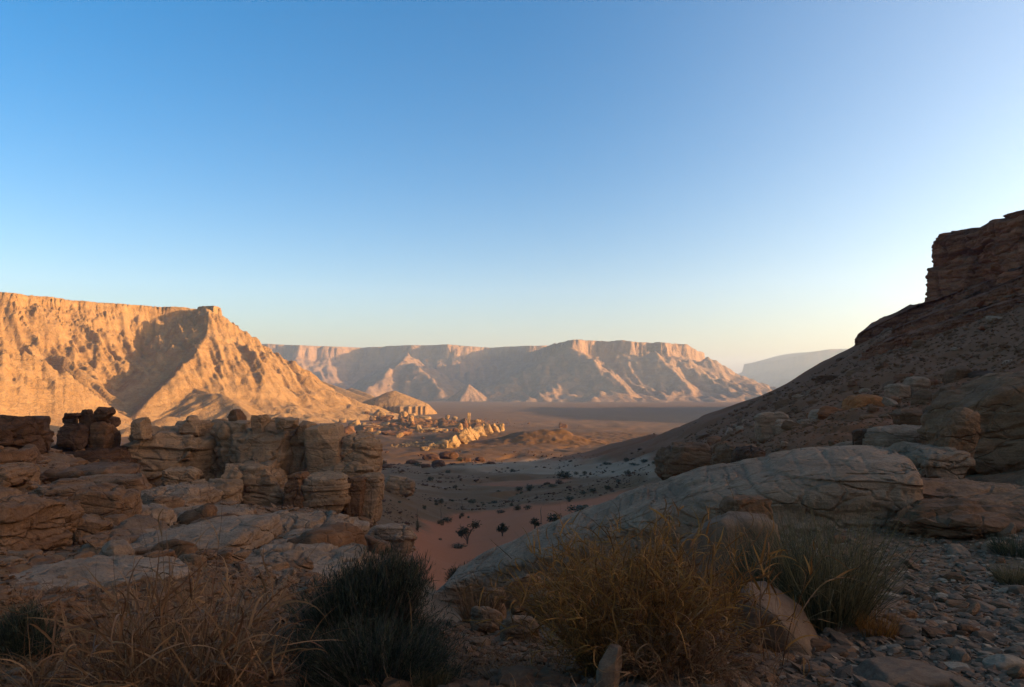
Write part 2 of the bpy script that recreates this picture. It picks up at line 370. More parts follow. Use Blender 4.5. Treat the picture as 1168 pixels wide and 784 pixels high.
def lowhills(x, y):
    z = ridge(x, y, [P(325, 420, 1800), P(352, 429, 1760), P(385, 441, 1700), P(425, 456, 1650)], .42, 71, 9, 40)
    z = np.maximum(z, ridge(x, y, [P(400, 442, 1900), P(420, 449, 1850), P(446, 461, 1800)], .42, 72, 7, 40))
    return z
field('hill', -640, -200, 1500, 2050, 4, lowhills, M['mesaA'], 'pair of low golden ridges behind the end of the left mesa', 'hill')
def fort(x, y):
    c = P(449, 446, 1420); q = np.hypot((x-c[0])/1.5, y-c[1]) + fbm(xyz0(x/18, y/18), 3, 81)*4
    z = c[2] - .62*np.maximum(q-3, 0) - 40*smooth(42, 80, q)
    e = P(462, 461, 1395); q2 = np.hypot((x-e[0])/1.15, (y-e[1])) + fbm(xyz0(x/7, y/7), 3, 82)*5 + 4.*np.abs(np.sin(x/3.6+np.sin(x/9)))
    z = np.maximum(z, e[2] - .15*np.maximum(q2-10, 0) - 16*smooth(38, 40, q2) - .5*np.maximum(q2-40, 0))
    return z
field('hill', -330, -110, 1320, 1520, 1.5, fort, M['mesaA'], 'small domed hill with a banded rock collar on its sunny side', 'hill')
def mesaB(x, y):
    z = mesa_h(x, y, [(70, 4750), (190, 4150), (285, 3680), (335, 3640), (430, 3800), (560, 3720), (700, 3760), (800, 3700), (930, 3900), (1030, 3980), (1130, 4400), (1100, 5600), (200, 5600)],
               228, -76, 780, 62, 16, 190, 13, .75, tilt=lambda x, y: -24*smooth(930, 1000, x)-18*smooth(230, 130, x)-6*smooth(560, 620, x)+4*noise(xyz0(x/400, y/400)), pw=1.35)
    z = np.maximum(z, ridge(x, y, [P(650, 396, 3680), P(676, 412, 3450), P(700, 432, 3250), P(722, 452, 3100)], .5, 91, 22, 90))
    z = np.maximum(z, ridge(x, y, [P(745, 400, 3700), P(765, 422, 3500), P(790, 445, 3300)], .52, 92, 22, 90))
    z = np.maximum(z, ridge(x, y, [P(808, 408, 3950), P(835, 422, 3950), P(872, 440, 3900), P(905, 452, 3900)], .5, 93, 20, 90))
    z = np.maximum(z, ridge(x, y, [P(690, 446, 3120), P(730, 454, 3060), P(760, 458, 3000)], .3, 94, 14, 60))
    return z + fbm(xyz0(x/70, y/70), 5, 95, .6)*9 + ((ridged(xyz0(x/150, y/150), 3, 96)-.5)*10 + (ridged(xyz0((x+.15*y)/60, y/260), 3, 97)-.45)*22)*smooth(200, 150, z)*smooth(-80, -30, z)
field('mesa', -650, 1900, 2900, 5300, 9, mesaB, M['mesaB'], 'broad flat topped mesa standing across the middle of the valley')
def mesaC(x, y):
    z = mesa_h(x, y, [(-3600, 5600), (-2300, 5150), (-1760, 5000), (-1420, 4900), (-1050, 5150), (-700, 4850), (-420, 4820), (-150, 4900), (120, 4700), (500, 5000), (500, 7000), (-3600, 7000)],
               268, -78, 760, 75, 20, 200, 17, .7, tilt=lambda x, y: 16*smooth(-1300, -1800, x)-14*smooth(-500, -100, x), pw=1.35)
    z = np.maximum(z, ridge(x, y, [P(465, 404, 4300), P(462, 410, 4000), P(482, 422, 3750), P(505, 446, 3480)], .55, 101, 26, 55))
    z = np.maximum(z, ridge(x, y, [P(462, 411, 4000), P(442, 423, 3780), P(420, 444, 3500)], .55, 102, 22, 50))
    return z + (fbm(xyz0(x/90, y/90), 5, 105, .6)*10 + (ridged(xyz0(x/180, y/180), 3, 106)-.5)*12 + (ridged(xyz0((x+.2*y)/70, y/300), 3, 107)-.45)*26*smooth(-80, -20, z))*smooth(262, 225, z)
field('mesa', -2700, 420, 3150, 5500, 11, mesaC, M['mesaB'], 'long hazy mesa wall in shadow behind the golden left mesa')
def cone(x, y):
    c = P(535, 438, 3300); ang = np.arctan2(y-c[1], x-c[0]); q = np.hypot((x-c[0]), y-c[1])
    return c[2] - .78*q*(1+.18*ridged(np.stack([ang*2.2, q/200, q*0], -1), 3, 5)) + .0009*q*q
field('hill', -420, 40, 3050, 3550, 5, cone, M['mesaB'], 'small lone pointed cone catching the sun on the far valley floor', 'hill')
def mesaD(x, y):
    z = mesa_h(x, y, [(3150, 9400), (3500, 8900), (4300, 8800), (7000, 8700), (7000, 10500), (3200, 10500)], 440, -95, 900, 90, 40, 320, 23, .5, tilt=lambda x, y: -150*smooth(3900, 3100, x))
    z2 = mesa_h(x, y, [(2950, 8000), (3200, 7400), (6000, 7000), (6000, 8300), (3000, 8300)], 70, -92, 500, 60, 40, 300, 27, .4)
    return np.maximum(z, z2)
field('mesa', 2300, 6500, 6500, 10200, 30, mesaD, M['mesaB'], 'farthest pale mesa fading into haze beside the right hillside')
def midmound(x, y):
    c = P(626, 500, 520); q = np.hypot((x-c[0]+4)/38, (y-c[1])/24) + fbm(xyz0(x/14, y/14), 3, 113)*.22
    return c[2] - 3.5 + 9.5*np.exp(-q**2*1.4) + 2.2*np.exp(-(np.hypot(x-c[0]-11, y-c[1])/5)**2) + fbm(xyz0(x/6, y/6), 4, 114)*.8
field('hill', -60, 120, 440, 640, .8, midmound, M['ground'], 'low brown mound in the lit valley with a rock knob on top', 'hill')
def knolls(x, y):
    g = np.interp(np.hypot(x, y), VR, VZ); e = np.clip(1.25-((x+105)/125)**2-((y-900)/190)**2, 0, 1)
    return g - 9 + e*(9 + 13*fbm(xyz0(x/34, y/34), 4, 131) + 3*ridged(xyz0(x/14, y/14), 3, 132))
field('hill', -250, 40, 690, 1120, 1.6, knolls, M['ground'], 'low broken knolls under the cluster of small rocks in the lit valley', 'hill')
def sidehill(x, y):      # hills of the right valley side, beyond the near slope
    z = ridge(x, y, [(720, 1000, 50), (760, 1180, 60), (800, 1500, 75), (900, 1800, 80), (1500, 1900, 80)], .45, 121, 15, 60)
    return np.maximum(z, ridge(x, y, [(1300, 2300, 40), (2400, 2400, 60)], .4, 122, 15, 60))
field('hill', 450, 2600, 900, 2700, 18, sidehill, M['mesaA'], 'ridges of the right valley side behind the near slope', 'hill')

# ------------------------------------------------------------------ right cliff: a solid with displaced walls
def cliff(name, poly, zb, zt, step, nt, mat, label, seed, amp=1.0, blockw=9., layer=4., parent=None, overh=0.):
    """closed footprint; zb/zt functions of (x, y); wall displaced outwards by joints and beds, then a cap"""
    path, t = resample(poly, step, True); n = len(path)
    tang = np.roll(path, -1, 0)-np.roll(path, 1, 0); ks = 5
    tang = sum(np.roll(tang, j, 0) for j in range(-ks, ks+1)); nor = np.stack([tang[:, 1], -tang[:, 0]], -1)
    if (np.sum((np.roll(path, -1, 0)[:, 0]-path[:, 0])*(np.roll(path, -1, 0)[:, 1]+path[:, 1])) > 0): nor = -nor
    nor /= np.linalg.norm(nor, axis=1)[:, None]
    B, T = zb(path[:, 0], path[:, 1]), zt(path[:, 0], path[:, 1])
    V = []
    for j in range(nt+1):
        w = j/nt; z = B+(T-B)*w; p3 = np.stack([path[:, 0], path[:, 1], z], -1)
        ww = p3 + fbm(p3/blockw*.7, 3, seed)[:, None]*blockw*.3
        f1, f2, cid = voro(ww/np.array([blockw, blockw, layer*2.6]), seed)
        e1, e2, c2 = voro(ww/np.array([blockw, blockw, layer])*2.3, seed+1)
        lay = z/layer + fbm(p3/30, 2, seed+4)*1.0; li = np.floor(lay); lf = lay-li
        lh = RND[(li.astype(int)*7+seed) & 255, 0]
        g = np.minimum(smooth(0, .1, lf), smooth(1, .94, lf))
        d = amp*((cid-.5)*1.9 + (c2-.5)*.9 + (lh-.5)*.8 + g*.6 - 2.6*(1-smooth(0, .07, f2-f1)) - 1.0*(1-smooth(0, .09, e2-e1)) + fbm(p3/6, 4, seed+7)*1.3)
        d += 3.2*amp*fbm(p3/np.array([35, 35, 200]), 2, seed+2) - (w-.5)*(T-B)*.10 + overh*w
        d -= amp*2.2*smooth(.9, 1, w)
        V.append(np.stack([path[:, 0]+nor[:, 0]*d, path[:, 1]+nor[:, 1]*d, z + (.35*amp*fbm(p3/5, 2, seed+3) if w > 0 else 0)], -1))
    top = V[-1]; cen = top.mean(0)
    for s in (.006, .015, .03, .06, .12, .25, .5, .8, .995):
        q = top*(1-s)+cen*s; q[:, 2] = zt(q[:, 0], q[:, 1]) + amp*(.4*fbm(xyz0(q[:, 0]/7, q[:, 1]/7), 3, seed+9)+.6*smooth(0, .03, s)); V.append(q)
    m = len(V); a = np.arange(m*n).reshape(m, n); b = np.roll(a, -1, 1)
    f = np.stack([a[:-1], b[:-1], b[1:], a[1:]], -1).reshape(-1, 4)
    return mesh(name, np.concatenate(V), f, mat)
_tp = np.array([P(1064, 266, 200), P(1075, 262, 197), P(1110, 260, 190), P(1130, 250, 184), P(1168, 238, 172)])
def rim_top(x, y):
    z = np.interp(-y, -_tp[:, 1], _tp[:, 2]); return z + .6*noise(xyz0(x/9, y/9), 5)*smooth(60, 90, y) + np.where(x > 150, 1., 0)
CL = [(114.5, 199), (118, 188), (118.8, 180), (120, 172), (124, 155), (126, 130), (136, 95), (140, 50), (152, 0), (150, -60), (170, -160), (420, -160), (420, 240), (300, 268), (210, 262), (150, 236), (122, 212)]
me = cliff('cliff', CL, lambda x, y: np.interp(y, [-160, 0, 100, 170, 200, 262], [22, 20, 18, 17, 17, 10]), rim_top, .40, 80, M['cliff'], '', 3, amp=.85, blockw=8, layer=3.2)
obj('cliff', me, kind='structure', label='reddish cliff crowning the hillside at the right edge', cat='cliff')

# ------------------------------------------------------------------ rocks
def ico(n):
    bm = bmesh.new(); bmesh.ops.create_icosphere(bm, subdivisions=n, radius=1); bm.verts.ensure_lookup_table()
    v = np.array([q.co[:] for q in bm.verts], np.float32); f = np.array([[q.index for q in p.verts] for p in bm.faces], np.int32); bm.free(); return v, f
ICO = {n: ico(n) for n in (1, 2, 3, 4, 5, 6)}
def rot(rx, ry, rz):
    cx, sx, cy, sy, cz, sz = math.cos(rx), math.sin(rx), math.cos(ry), math.sin(ry), math.cos(rz), math.sin(rz)
    return np.array([[cz, -sz, 0], [sz, cz, 0], [0, 0, 1]])@np.array([[cy, 0, sy], [0, 1, 0], [-sy, 0, cy]])@np.array([[1, 0, 0], [0, cx, -sx], [0, sx, cx]])
def rockv(dims, seed, lvl=5, k=4., cuts=7, cutd=.82, lump=.10, bed=.35, crk=.5, bedt=.14, tilt=(0, 0)):
    """a rock body centred on 0: rounded box, chisel cuts, bedding ledges and joints"""
    r = np.random.default_rng(seed); v, f = ICO[lvl]; v = v.astype(np.float64)
    p = v/((np.abs(v)**k).sum(1)**(1/k))[:, None]
    for _ in range(cuts):
        n = r.normal(size=3)*np.array([1, 1, .75]); n /= np.linalg.norm(n); ex = np.abs(n).sum()*.80
        d = ex*cutd*r.uniform(.80, 1.08); m = p@n; over = np.maximum(m-d, 0); p -= (over*.93)[:, None]*n
    dims = np.array(dims, float); q = p*dims/2; s = float((dims[0]*dims[1]*dims[2])**(1/3)); S = float(dims.max())
    nrm = p/np.maximum(dims/2, 1e-3); nrm /= np.linalg.norm(nrm, axis=1)[:, None]
    q = q + nrm*(fbm(q/s*.9, 3, seed % 97)*lump*s)[:, None]
    hz = nrm.copy(); hz[:, 2] *= .15
    if bed > 0:
        T = max(bedt*s, dims[2]*.07); B = q@rot(tilt[0], tilt[1], 0)
        lay = B[:, 2]/T + fbm(q/s*.8, 2, seed % 89+2)*.9; li = np.floor(lay); lf = lay-li
        lh = RND[(li.astype(int)*13+seed) & 255, 1]; g = np.minimum(smooth(0, .10, lf), smooth(1, .95, lf))
        q += hz*((lh-.5)*bed*.22*s - (1-g)*bed*.09*s)[:, None]
    if crk > 0 and lvl >= 4:
        w = q/s + fbm(q/s*1.5, 2, seed % 71)[:, None]*.22
        f1, f2, cid = voro(w*np.array([1.5, 1.5, 1.9]), seed % 53)
        q += nrm*(s*crk*((cid-.5)*.10*smooth(0, .10, f2-f1) - .075*(1-smooth(0, .09, f2-f1))))[:, None]
    if crk > 0 and lvl >= 6:
        w = q/s*np.array([1, 1, 1.5]) + fbm(q/s*3, 2, seed % 43)[:, None]*.12
        f1, f2, cid = voro(w*4.6, seed % 37); q += nrm*(s*crk*((cid-.5)*.045*smooth(0, .12, f2-f1) - .018*(1-smooth(0, .10, f2-f1))))[:, None]
    q += nrm*(fbm(q/s*4.5, 4 if lvl > 4 else 2, seed % 61, .55)*.048*s)[:, None]
    return q, f
_n = [100]
def rock(label, x0, y0, x1, y1, Y=None, dep=None, mat='slab', name='boulder', cat='boulder', yaw=0, pit=0, roll=0, lvl=5, parent=None, group=None, sink=.12, nofoot=False, **kw):
    """rock filling a photo-pixel box; Y = distance (default: where its foot meets the ground)"""
    _n[0] += 1; sd = kw.pop('seed', _n[0]*13 % 9973); xc = (x0+x1)/2
    if Y is None: Y = hit(xc, y1)[1]
    w = (x1-x0)/F*Y; H = (y1-y0)/F*Y
    if dep is None: dep = w*.8
    dropf = max((y0-HY)/F, 0); h = max(H - dep*dropf*.8, .18*H, .05)
    yc = Y + dep*.45; zb = (HY-y1)/F*Y - h*sink
    cx = (xc-CX)/F*yc; w *= yc/Y; h = h*yc/Y
    c = np.array([cx, yc, zb+h*(1+sink)/2])
    q, f = rockv((w, dep, h*(1+sink)), sd, lvl, **kw); q = q@rot(R(pit), R(roll), R(yaw)).T
    # foot reaches into the ground
    g = float(gz(c[0], c[1])[0]); bot = c[2]+q[:, 2].min()
    if bot > g-.08*h and not nofoot:
        low = np.clip(-q[:, 2]/(q[:, 2].max()-q[:, 2].min())*2, 0, 1); q[:, 2] -= low*(bot-(g-.12*h))
    if name == 'valley_rock': c[2] += .7*max(0., float(knolls(c[:1], c[1:2])[0])-g)
    o = obj(name, mesh(name, q, f, M[mat]), parent, label, None if parent else cat, group, loc=c)
    return o

# left butte: one weathered stack, its blocks are parts
BY = 56.
bt = obj('rock_butte', None, None, 'dark stacked rock butte rising alone at the left, left of the big tan blocks', 'butte', loc=(0, 0, 0))
for k, (a, b, c, d, m) in enumerate([(50, 510, 150, 545, 'dark'), (60, 502, 100, 530, 'dark'), (95, 504, 145, 532, 'dark'), (70, 484, 102, 510, 'dark'), (96, 480, 132, 512, 'brown'), (72, 474, 90, 484, 'dark'), (73, 470, 92, 476, 'dark'),
        (92, 467, 108, 490, 'dark'), (104, 473, 134, 486, 'dark'), (107, 464, 130, 476, 'dark'), (78, 496, 100, 508, 'brown'), (118, 490, 136, 512, 'dark'), (84, 512, 97, 530, 'brown'), (100, 512, 120, 530, 'brown'), (122, 515, 140, 532, 'brown')]):
    rock(None, a, b, c, d, BY+(k % 3)*.8, (c-a)/F*BY*.8, m, 'rock_block', parent=bt, lvl=5, k=4, cuts=8, cutd=.8, crk=.7, bed=.15, sink=.25, lump=.16, roll=(k*37 % 17)-8, nofoot=k > 1)

SB = dict(k=7, cuts=15, cutd=.84, bed=.26, crk=.8, lump=.07, lvl=6)
def block(label, *a, **kw): kw = {**SB, **kw}; return rock(label, *a, mat=kw.pop('mat', 'block'), name='sandstone_block', cat='rock block', **kw)
block('largest flat faced tan block at the left end of the rock wall', 148, 479, 258, 562, 58, 8, roll=4)
block('rounded slab leaning on the right shoulder of the largest block', 226, 479, 268, 550, 61, 5, roll=-8, cuts=3, k=3.2)
block('tall tan block near the middle of the rock wall', 250, 482, 300, 566, 60, 5, cuts=6)
block('small dark knob perched on the skyline of the rock wall', 260, 468, 280, 486, 62, 2, mat='brown', lvl=4)
block('wide upper block with layered face right of the middle of the wall', 274, 477, 346, 545, 59, 6, k=6)
block('narrow cracked pillar between the wide upper block and the smooth leaning slab', 336, 484, 366, 546, 60, 3.5, cuts=6)
block('smooth upright slab leaning left near the right end of the wall', 354, 485, 392, 540, 58.5, 3.4, roll=-9, k=8, cuts=2, crk=.1, bed=.12, lump=.04)
block('rounded shoulder block at the upper right end of the wall', 384, 494, 433, 552, 59, 4, roll=14, cuts=4, k=3)
block('broad rounded ledge at the right foot of the wall', 362, 524, 434, 560, 58, 4, k=3, cuts=3, bed=.6)
block('round layered boulder like a loaf at the foot of the wall', 344, 537, 398, 576, 54, 2.8, k=2.8, cuts=2, bed=.6, crk=.15, lump=.05)
block('squat brown pillar left of the loaf shaped boulder', 327, 538, 352, 586, 54, 1.8, cuts=5, mat='brown')
block('small pillar right of the loaf shaped boulder', 393, 544, 417, 572, 55.5, 1.8, cuts=3, mat='brown')
block('last small pillar at the right foot of the wall', 412, 540, 436, 570, 56.5, 2, cuts=3)
block('broken mass of fractured rock under the wide upper block', 252, 528, 338, 592, 55, 5, crk=1.0, cuts=9)
block('low fractured ledge below the tall middle block', 205, 548, 275, 580, 52, 3.5, crk=1., cuts=8)
block('tan boulder leaning at the right foot of the largest block', 186, 530, 222, 566, 54, 2, roll=20, cuts=4)
block('low rubble heap standing alone right of the rock wall', 434, 543, 472, 568, None, 3, crk=1.1, cuts=9, lvl=5)
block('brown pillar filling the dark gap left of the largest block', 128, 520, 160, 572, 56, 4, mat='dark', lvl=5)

for lab, a in (('angular block standing up at the upper left corner of the largest block', (150, 476, 172, 492, 57)), ('low pointed block on the skyline left of the small dark knob', (206, 474, 232, 492, 60)),
        ('split block on the skyline right of the small dark knob', (284, 473, 306, 490, 59)), ('flat cap stone on the skyline of the wide upper block', (312, 474, 340, 486, 58)), ('leaning stub on the skyline above the cracked pillar', (340, 480, 356, 496, 59))):
    rock(lab, *a, 1.6, 'block', 'sandstone_block', cat='rock block', lvl=5, k=7, cuts=12, cutd=.8, crk=.5, bed=.2, nofoot=True, sink=.6)
# left slope ledges and slabs
FS = dict(k=6, cuts=13, cutd=.84, bed=.6, crk=.85, lump=.07)
def slab(label, *a, **kw): kw = {**FS, **kw}; return rock(label, *a, mat=kw.pop('mat', 'slab'), name='rock_slab', cat='rock slab', **kw)
slab('jagged low outcrop on the skyline at the far left edge', -30, 478, 52, 520, None, 5, mat='dark', crk=1.)
slab('flat ledge below the far left skyline outcrop', -20, 512, 40, 535, None, 3, crk=.8, mat='brown')
slab('brown ledge below the dark butte', 60, 528, 160, 556, None, 4, crk=.9, mat='brown')
slab('layered ledge at the left edge above the big rounded slab', -20, 528, 34, 556, None, 2.4)
slab('long thin ledge in the middle of the left slope', 40, 548, 120, 570, None, 2.2)
slab('big rounded slab at the left edge with a dark hollow under it', -40, 562, 56, 642, None, 2.0, lvl=6, roll=6)
slab('tilted slab leaning against the big rounded slab', 22, 572, 82, 626, None, 1.3, roll=14, lvl=6)
slab('rounded tilted ledge with a dark broken right end', 82, 556, 162, 606, None, 1.6, roll=10, lvl=6)
slab('narrow slab tilted down to the right under the broken ended ledge', 78, 588, 128, 618, None, .9, roll=12)
slab('flat block under the big rounded slab at the left edge', -20, 636, 62, 668, None, 1.0, mat='brown')
slab('lower brown ledge at the left edge', -20, 660, 60, 690, None, 1.0, mat='brown')
slab('grey streaked slab lying at the foot of the dark gap', 164, 551, 246, 586, None, 3.0, mat='slabg', lvl=6, roll=4)
slab('dark hollowed ledge above the big overhanging slab', 190, 574, 282, 606, None, 2.0, mat='slabg')
slab('small pale slab left of the hollowed ledge', 150, 576, 196, 602, None, 1.2, mat='slabg')
slab('big pale overhanging slab with a sharp right corner', 150, 594, 304, 652, None, 2.3, mat='slabg', lvl=6, roll=-7, cutd=.95, k=6, crk=.2)
slab('largest pale flat slab across the lower left', 15, 636, 210, 712, None, 1.7, mat='slabg', lvl=6, k=6, cutd=.95, crk=.2)
slab('crumbling pale ledge below the largest flat slab', -20, 668, 108, 716, None, .8, mat='slab', crk=1.)
slab('streaked slab with a knob beside the small dark shrub', 294, 583, 400, 634, None, 2.4, mat='slabg', lvl=6, roll=5)
slab('smooth pale tongue of rock right of the small dark shrub', 340, 588, 424, 620, None, 2.0, mat='slabg', roll=6)
slab('pale rounded boulder behind the big dark bush', 418, 596, 474, 634, None, 1.2, mat='slabg', k=2.6, cuts=3)
slab('small pale ledge above the cracked pavement', 284, 614, 372, 650, None, 1.2, mat='slabg')
slab('short cracked ledge in the middle of the pavement', 300, 640, 390, 676, None, 1.0, mat='slabg', crk=1)
slab('pale block at the left foot of the overhanging slab', 178, 640, 236, 672, None, .8, mat='slab')

slab('thin pale slab in front of the largest flat slab', 96, 664, 262, 704, None, 1.1, mat='slabg', lvl=6, k=6, crk=.7)
slab('cracked pale slab at the left end of the pavement', 222, 648, 322, 690, None, 1.2, mat='slabg', lvl=6, k=6, crk=1)
slab('low broken slab under the crumbling ledge at the left', -10, 700, 92, 742, None, .8, mat='slab', k=6, crk=.9)
slab('wedge of rock between the tilted slab and the overhanging slab', 104, 604, 172, 640, None, 1.0, mat='slab', roll=8)
slab('wide cracked pavement slab left of the big dark bush', 268, 624, 408, 672, None, 2.0, mat='slabg', lvl=6, k=7, crk=1.1, bed=.6)
slab('pale block stepping down under the streaked slab', 322, 604, 398, 640, None, 1.4, mat='slabg', crk=.8)
slab('tan ledge above the grey streaked slab', 96, 540, 176, 566, None, 2.4, mat='slab', crk=.8)
# whale-back slab across the middle right
def whaleback():
    st = [(498, 690, 668, 13.5, .8), (530, 676, 640, 13.8, 1.5), (580, 664, 618, 13.6, 2.0), (640, 650, 592, 13.0, 2.3), (700, 640, 568, 12.2, 2.4), (770, 628, 544, 11.4, 2.4), (850, 612, 524, 10.8, 2.3), (930, 600, 510, 10.4, 2.2), (990, 592, 504, 10.2, 2.0), (1030, 588, 512, 10.0, 1.5), (1042, 580, 530, 10.0, .9)]
    sp = np.array([[*P(px, (yb+yt)/2, Y+dp*.4), (yb-yt)/F*(Y+dp*.4)*.5, dp*.68] for px, yb, yt, Y, dp in st])
    L = np.linspace(0, len(st)-1, 420); s5 = np.stack([np.interp(L, np.arange(len(st)), sp[:, k]) for k in range(5)], -1)
    for _ in range(700): s5[1:-1] = (s5[:-2]+s5[2:]+2*s5[1:-1])/4
    e = np.minimum(1, np.sqrt(np.maximum(0, 1-((np.abs(np.linspace(-1, 1, 420))-.93).clip(0)/.07)**2))); e[0] = e[-1] = .001
    n = 260; a = np.linspace(0, 2*np.pi, n, endpoint=False); ca, sa = np.cos(a), np.sin(a); k = 2/4.2
    cy = np.sign(ca)*np.abs(ca)**k; cz = np.sign(sa)*np.abs(sa)**k
    tx = np.gradient(s5[:, 0]); ty = np.gradient(s5[:, 1]); tx = np.full(420, s5[-1, 0]-s5[0, 0]); ty = np.full(420, s5[-1, 1]-s5[0, 1])*.6; tl = np.hypot(tx, ty); ox, oy = -ty/tl, tx/tl
    V = np.zeros((420, n, 3))
    for i in range(420):
        wy = cy*s5[i, 4]*e[i]; wz = cz*s5[i, 3]*e[i]
        wz = np.where(cz > 0, wz*(1-.24*(1-cy)), wz*1.15-.25*(cy+1)*s5[i, 3]*0)
        V[i] = np.stack([s5[i, 0]+ox[i]*wy, s5[i, 1]+oy[i]*wy, s5[i, 2]+wz], -1)
    nr = V-s5[:, None, :3]; nr /= np.linalg.norm(nr, axis=2)[..., None]+1e-6; p = V.reshape(-1, 3); nr = nr.reshape(-1, 3)
    bd = p@rot(R(8), R(14), 0)
    d = .16*fbm(p/1.6, 3, 4) + .028*fbm(p/.35, 4, 9)
    lay = bd[:, 2]/.17 + fbm(p/np.array([3, 3, 1]), 2, 6)*1.1; li = np.floor(lay); lf = lay-li
    d += (RND[(li.astype(int)*5) & 255, 2]-.5)*.05 - .022*(1-np.minimum(smooth(0, .15, lf), smooth(1, .88, lf)))
    f1, f2, c = voro(p@rot(0, R(14), R(20))/np.array([3.4, 1.8, .8]) + fbm(p*1.7, 4, 3)[:, None]*.45, 8); d += (c-.5)*.09*smooth(0, .22, f2-f1) - .03*(1-smooth(0, .03, f2-f1))*smooth(-.1, .2, noise(p*.8, 77))
    lw = p@rot(0, R(14), R(35)).T/np.array([2.6, .42, .42]); rg = ridged(lw + fbm(p*2, 3, 5)[:, None]*.25, 3, 12); d -= .05*smooth(.72, .98, rg)
    st_ = p[:, 2]+.45*p[:, 0]*0+fbm(p/np.array([2.5, 2.5, 1]), 3, 14)*.25; d += .06*(smooth(.35, .42, (st_*2.1) % 1)-.5)
    p = p+nr*d[:, None]
    A = np.arange(420*n).reshape(420, n); B = np.roll(A, -1, 1); f = np.stack([A[:-1], A[1:], B[1:], B[:-1]], -1).reshape(-1, 4)
    p = np.vstack([p, p[:n].mean(0), p[-n:].mean(0)]); ia = np.arange(n); ib = np.roll(ia, -1); q_ = 419*n
    f = np.vstack([f, np.stack([ib, ia, ia*0+420*n, ia*0+420*n], -1), np.stack([q_+ia, q_+ib, ia*0+420*n+1, ia*0+420*n+1], -1)])
    c0 = p.mean(0); obj('rock_slab', mesh_fix('rock_slab', p-c0, f, M['slabg']), None, 'huge whaleback slab of grey streaked rock crossing the picture behind the straw shrub', 'rock slab', loc=c0)
whaleback()
slab('rounded bedrock apron right of the huge whaleback slab', 1000, 545, 1200, 606, 9.6, 2.6, mat='slab', lvl=6, k=3.2, cuts=4, crk=.35)
slab('dark bedded step under the rounded apron', 1010, 575, 1240, 622, 8.6, 1.4, mat='brown', lvl=6, k=4)
slab('cracked ledge between the whaleback slab and the big right boulder', 1025, 508, 1090, 548, 13, 1.6, mat='slabg')
rock('big creased boulder on the right edge of the frame', 1068, 436, 1240, 532, 14, 3.0, 'slab', lvl=6, k=3.0, cuts=5, bed=.25, crk=.5, roll=-22)
rock('curved flake leaning on the left side of the big creased boulder', 1070, 466, 1106, 520, 13.4, .7, 'slab', lvl=6, k=3.0, cuts=8, roll=26, bed=.2)
rock('smooth grey loaf shaped boulder left of the big creased boulder', 984, 486, 1070, 514, 17, 1.2, 'slabg', lvl=6, k=2.5, cuts=3, crk=.12, bed=.2)
rock('small dark stone at the left end of the grey loaf boulder', 972, 490, 994, 504, 17.5, .4, 'dark', k=3)
for lab, a in (('grey boulder at the lower left of the slope group', (862, 470, 896, 492, 44, 1.6, 'slabg')), ('small rounded boulder hugging the lower left slope group', (884, 479, 906, 495, 42, 1., 'slabg')),
        ('small tapered boulder in the middle of the slope group', (910, 477, 932, 490, 42, 1., 'slabg')), ('pale round boulder at the right of the slope group', (923, 467, 955, 485, 43, 1.5, 'slabg')),
        ('bright orange boulder on the slope', (964, 451, 1008, 474, 42, 1.8, 'orange')), ('brown rock wedged behind the orange boulder', (1000, 452, 1026, 474, 43, 1.3, 'brown')),
        ('grey slab pointing up the slope above the orange boulder', (1012, 438, 1036, 452, 47, 1.4, 'slabg')), ('long grey slab on the slope right of the pointing slab', (1032, 430, 1058, 448, 48, 1.5, 'slabg')),
        ('brown block in the ledge right of the orange boulder', (1045, 445, 1078, 468, 36, 1.4, 'brown')), ('wide brown block beside the big creased boulder', (1070, 440, 1112, 470, 32, 1.8, 'brown')),
        ('low brown ledge over the grey loaf boulder', (1020, 468, 1064, 492, 27, 1.5, 'brown')), ('second low brown ledge next to the big creased boulder', (1056, 462, 1092, 492, 24, 1.2, 'brown')),
        ('flat dark rock high on the slope at the right edge', (1108, 424, 1150, 440, 50, 2.5, 'dark')), ('pale slab high on the slope at the right edge', (1148, 408, 1190, 428, 52, 2.5, 'slabg'))):
    rock(lab, *a, k=3.5, cuts=5, lvl=5)
for lab, a in (('orange brown bank of rock behind the whaleback slab', (752, 506, 836, 552, 46, 5, 'brown')), ('long rounded brown rock behind the right part of the whaleback slab', (812, 503, 866, 548, 30, 2.5, 'brown')),
        ('dark topped rock between the brown bank and the long rounded rock', (836, 510, 872, 540, 28, 1.6, 'dark'))):
    rock(lab, *a, k=2.8, cuts=4, crk=.8, lvl=6)
def band(label, tops, thick, deep, seed):
    t = np.array([P(*q) for q in tops]); xs = t[:, 0]; o = np.argsort(xs)
    back = [(a+deep*.75, b+deep*.65) for a, b, _ in t[::-1]]; poly = [(a, b) for a, b, _ in t]+back
    def zt(x, y): return np.maximum(np.interp(x-deep*.0, xs[o], t[o, 2]), gbase(x, y)+thick*.6)+.35*noise(xyz0(x/3, y/3), seed)
    me = cliff('rock_ledge', poly, lambda x, y: np.minimum(gbase(x, y)-1, zt(x, y)-thick), zt, .16, 26, M['cliff'], '', seed, amp=.33, blockw=3.2, layer=1.2)
    obj('rock_ledge', me, None, label, 'rock ledge')
band('long jointed red ledge forming a step on the skyline below the cliff', [(974, 387, 206), (985, 379, 205), (1002, 371, 203), (1030, 357, 201), (1052, 346, 199), (1075, 348, 190), (1100, 352, 182)], 4, 9, 21)
band('broken red ledge running across the upper slope to the right edge', [(1012, 392, 165), (1040, 386, 155), (1075, 380, 146), (1110, 372, 136), (1150, 362, 126), (1200, 352, 116)], 3.2, 7, 22)
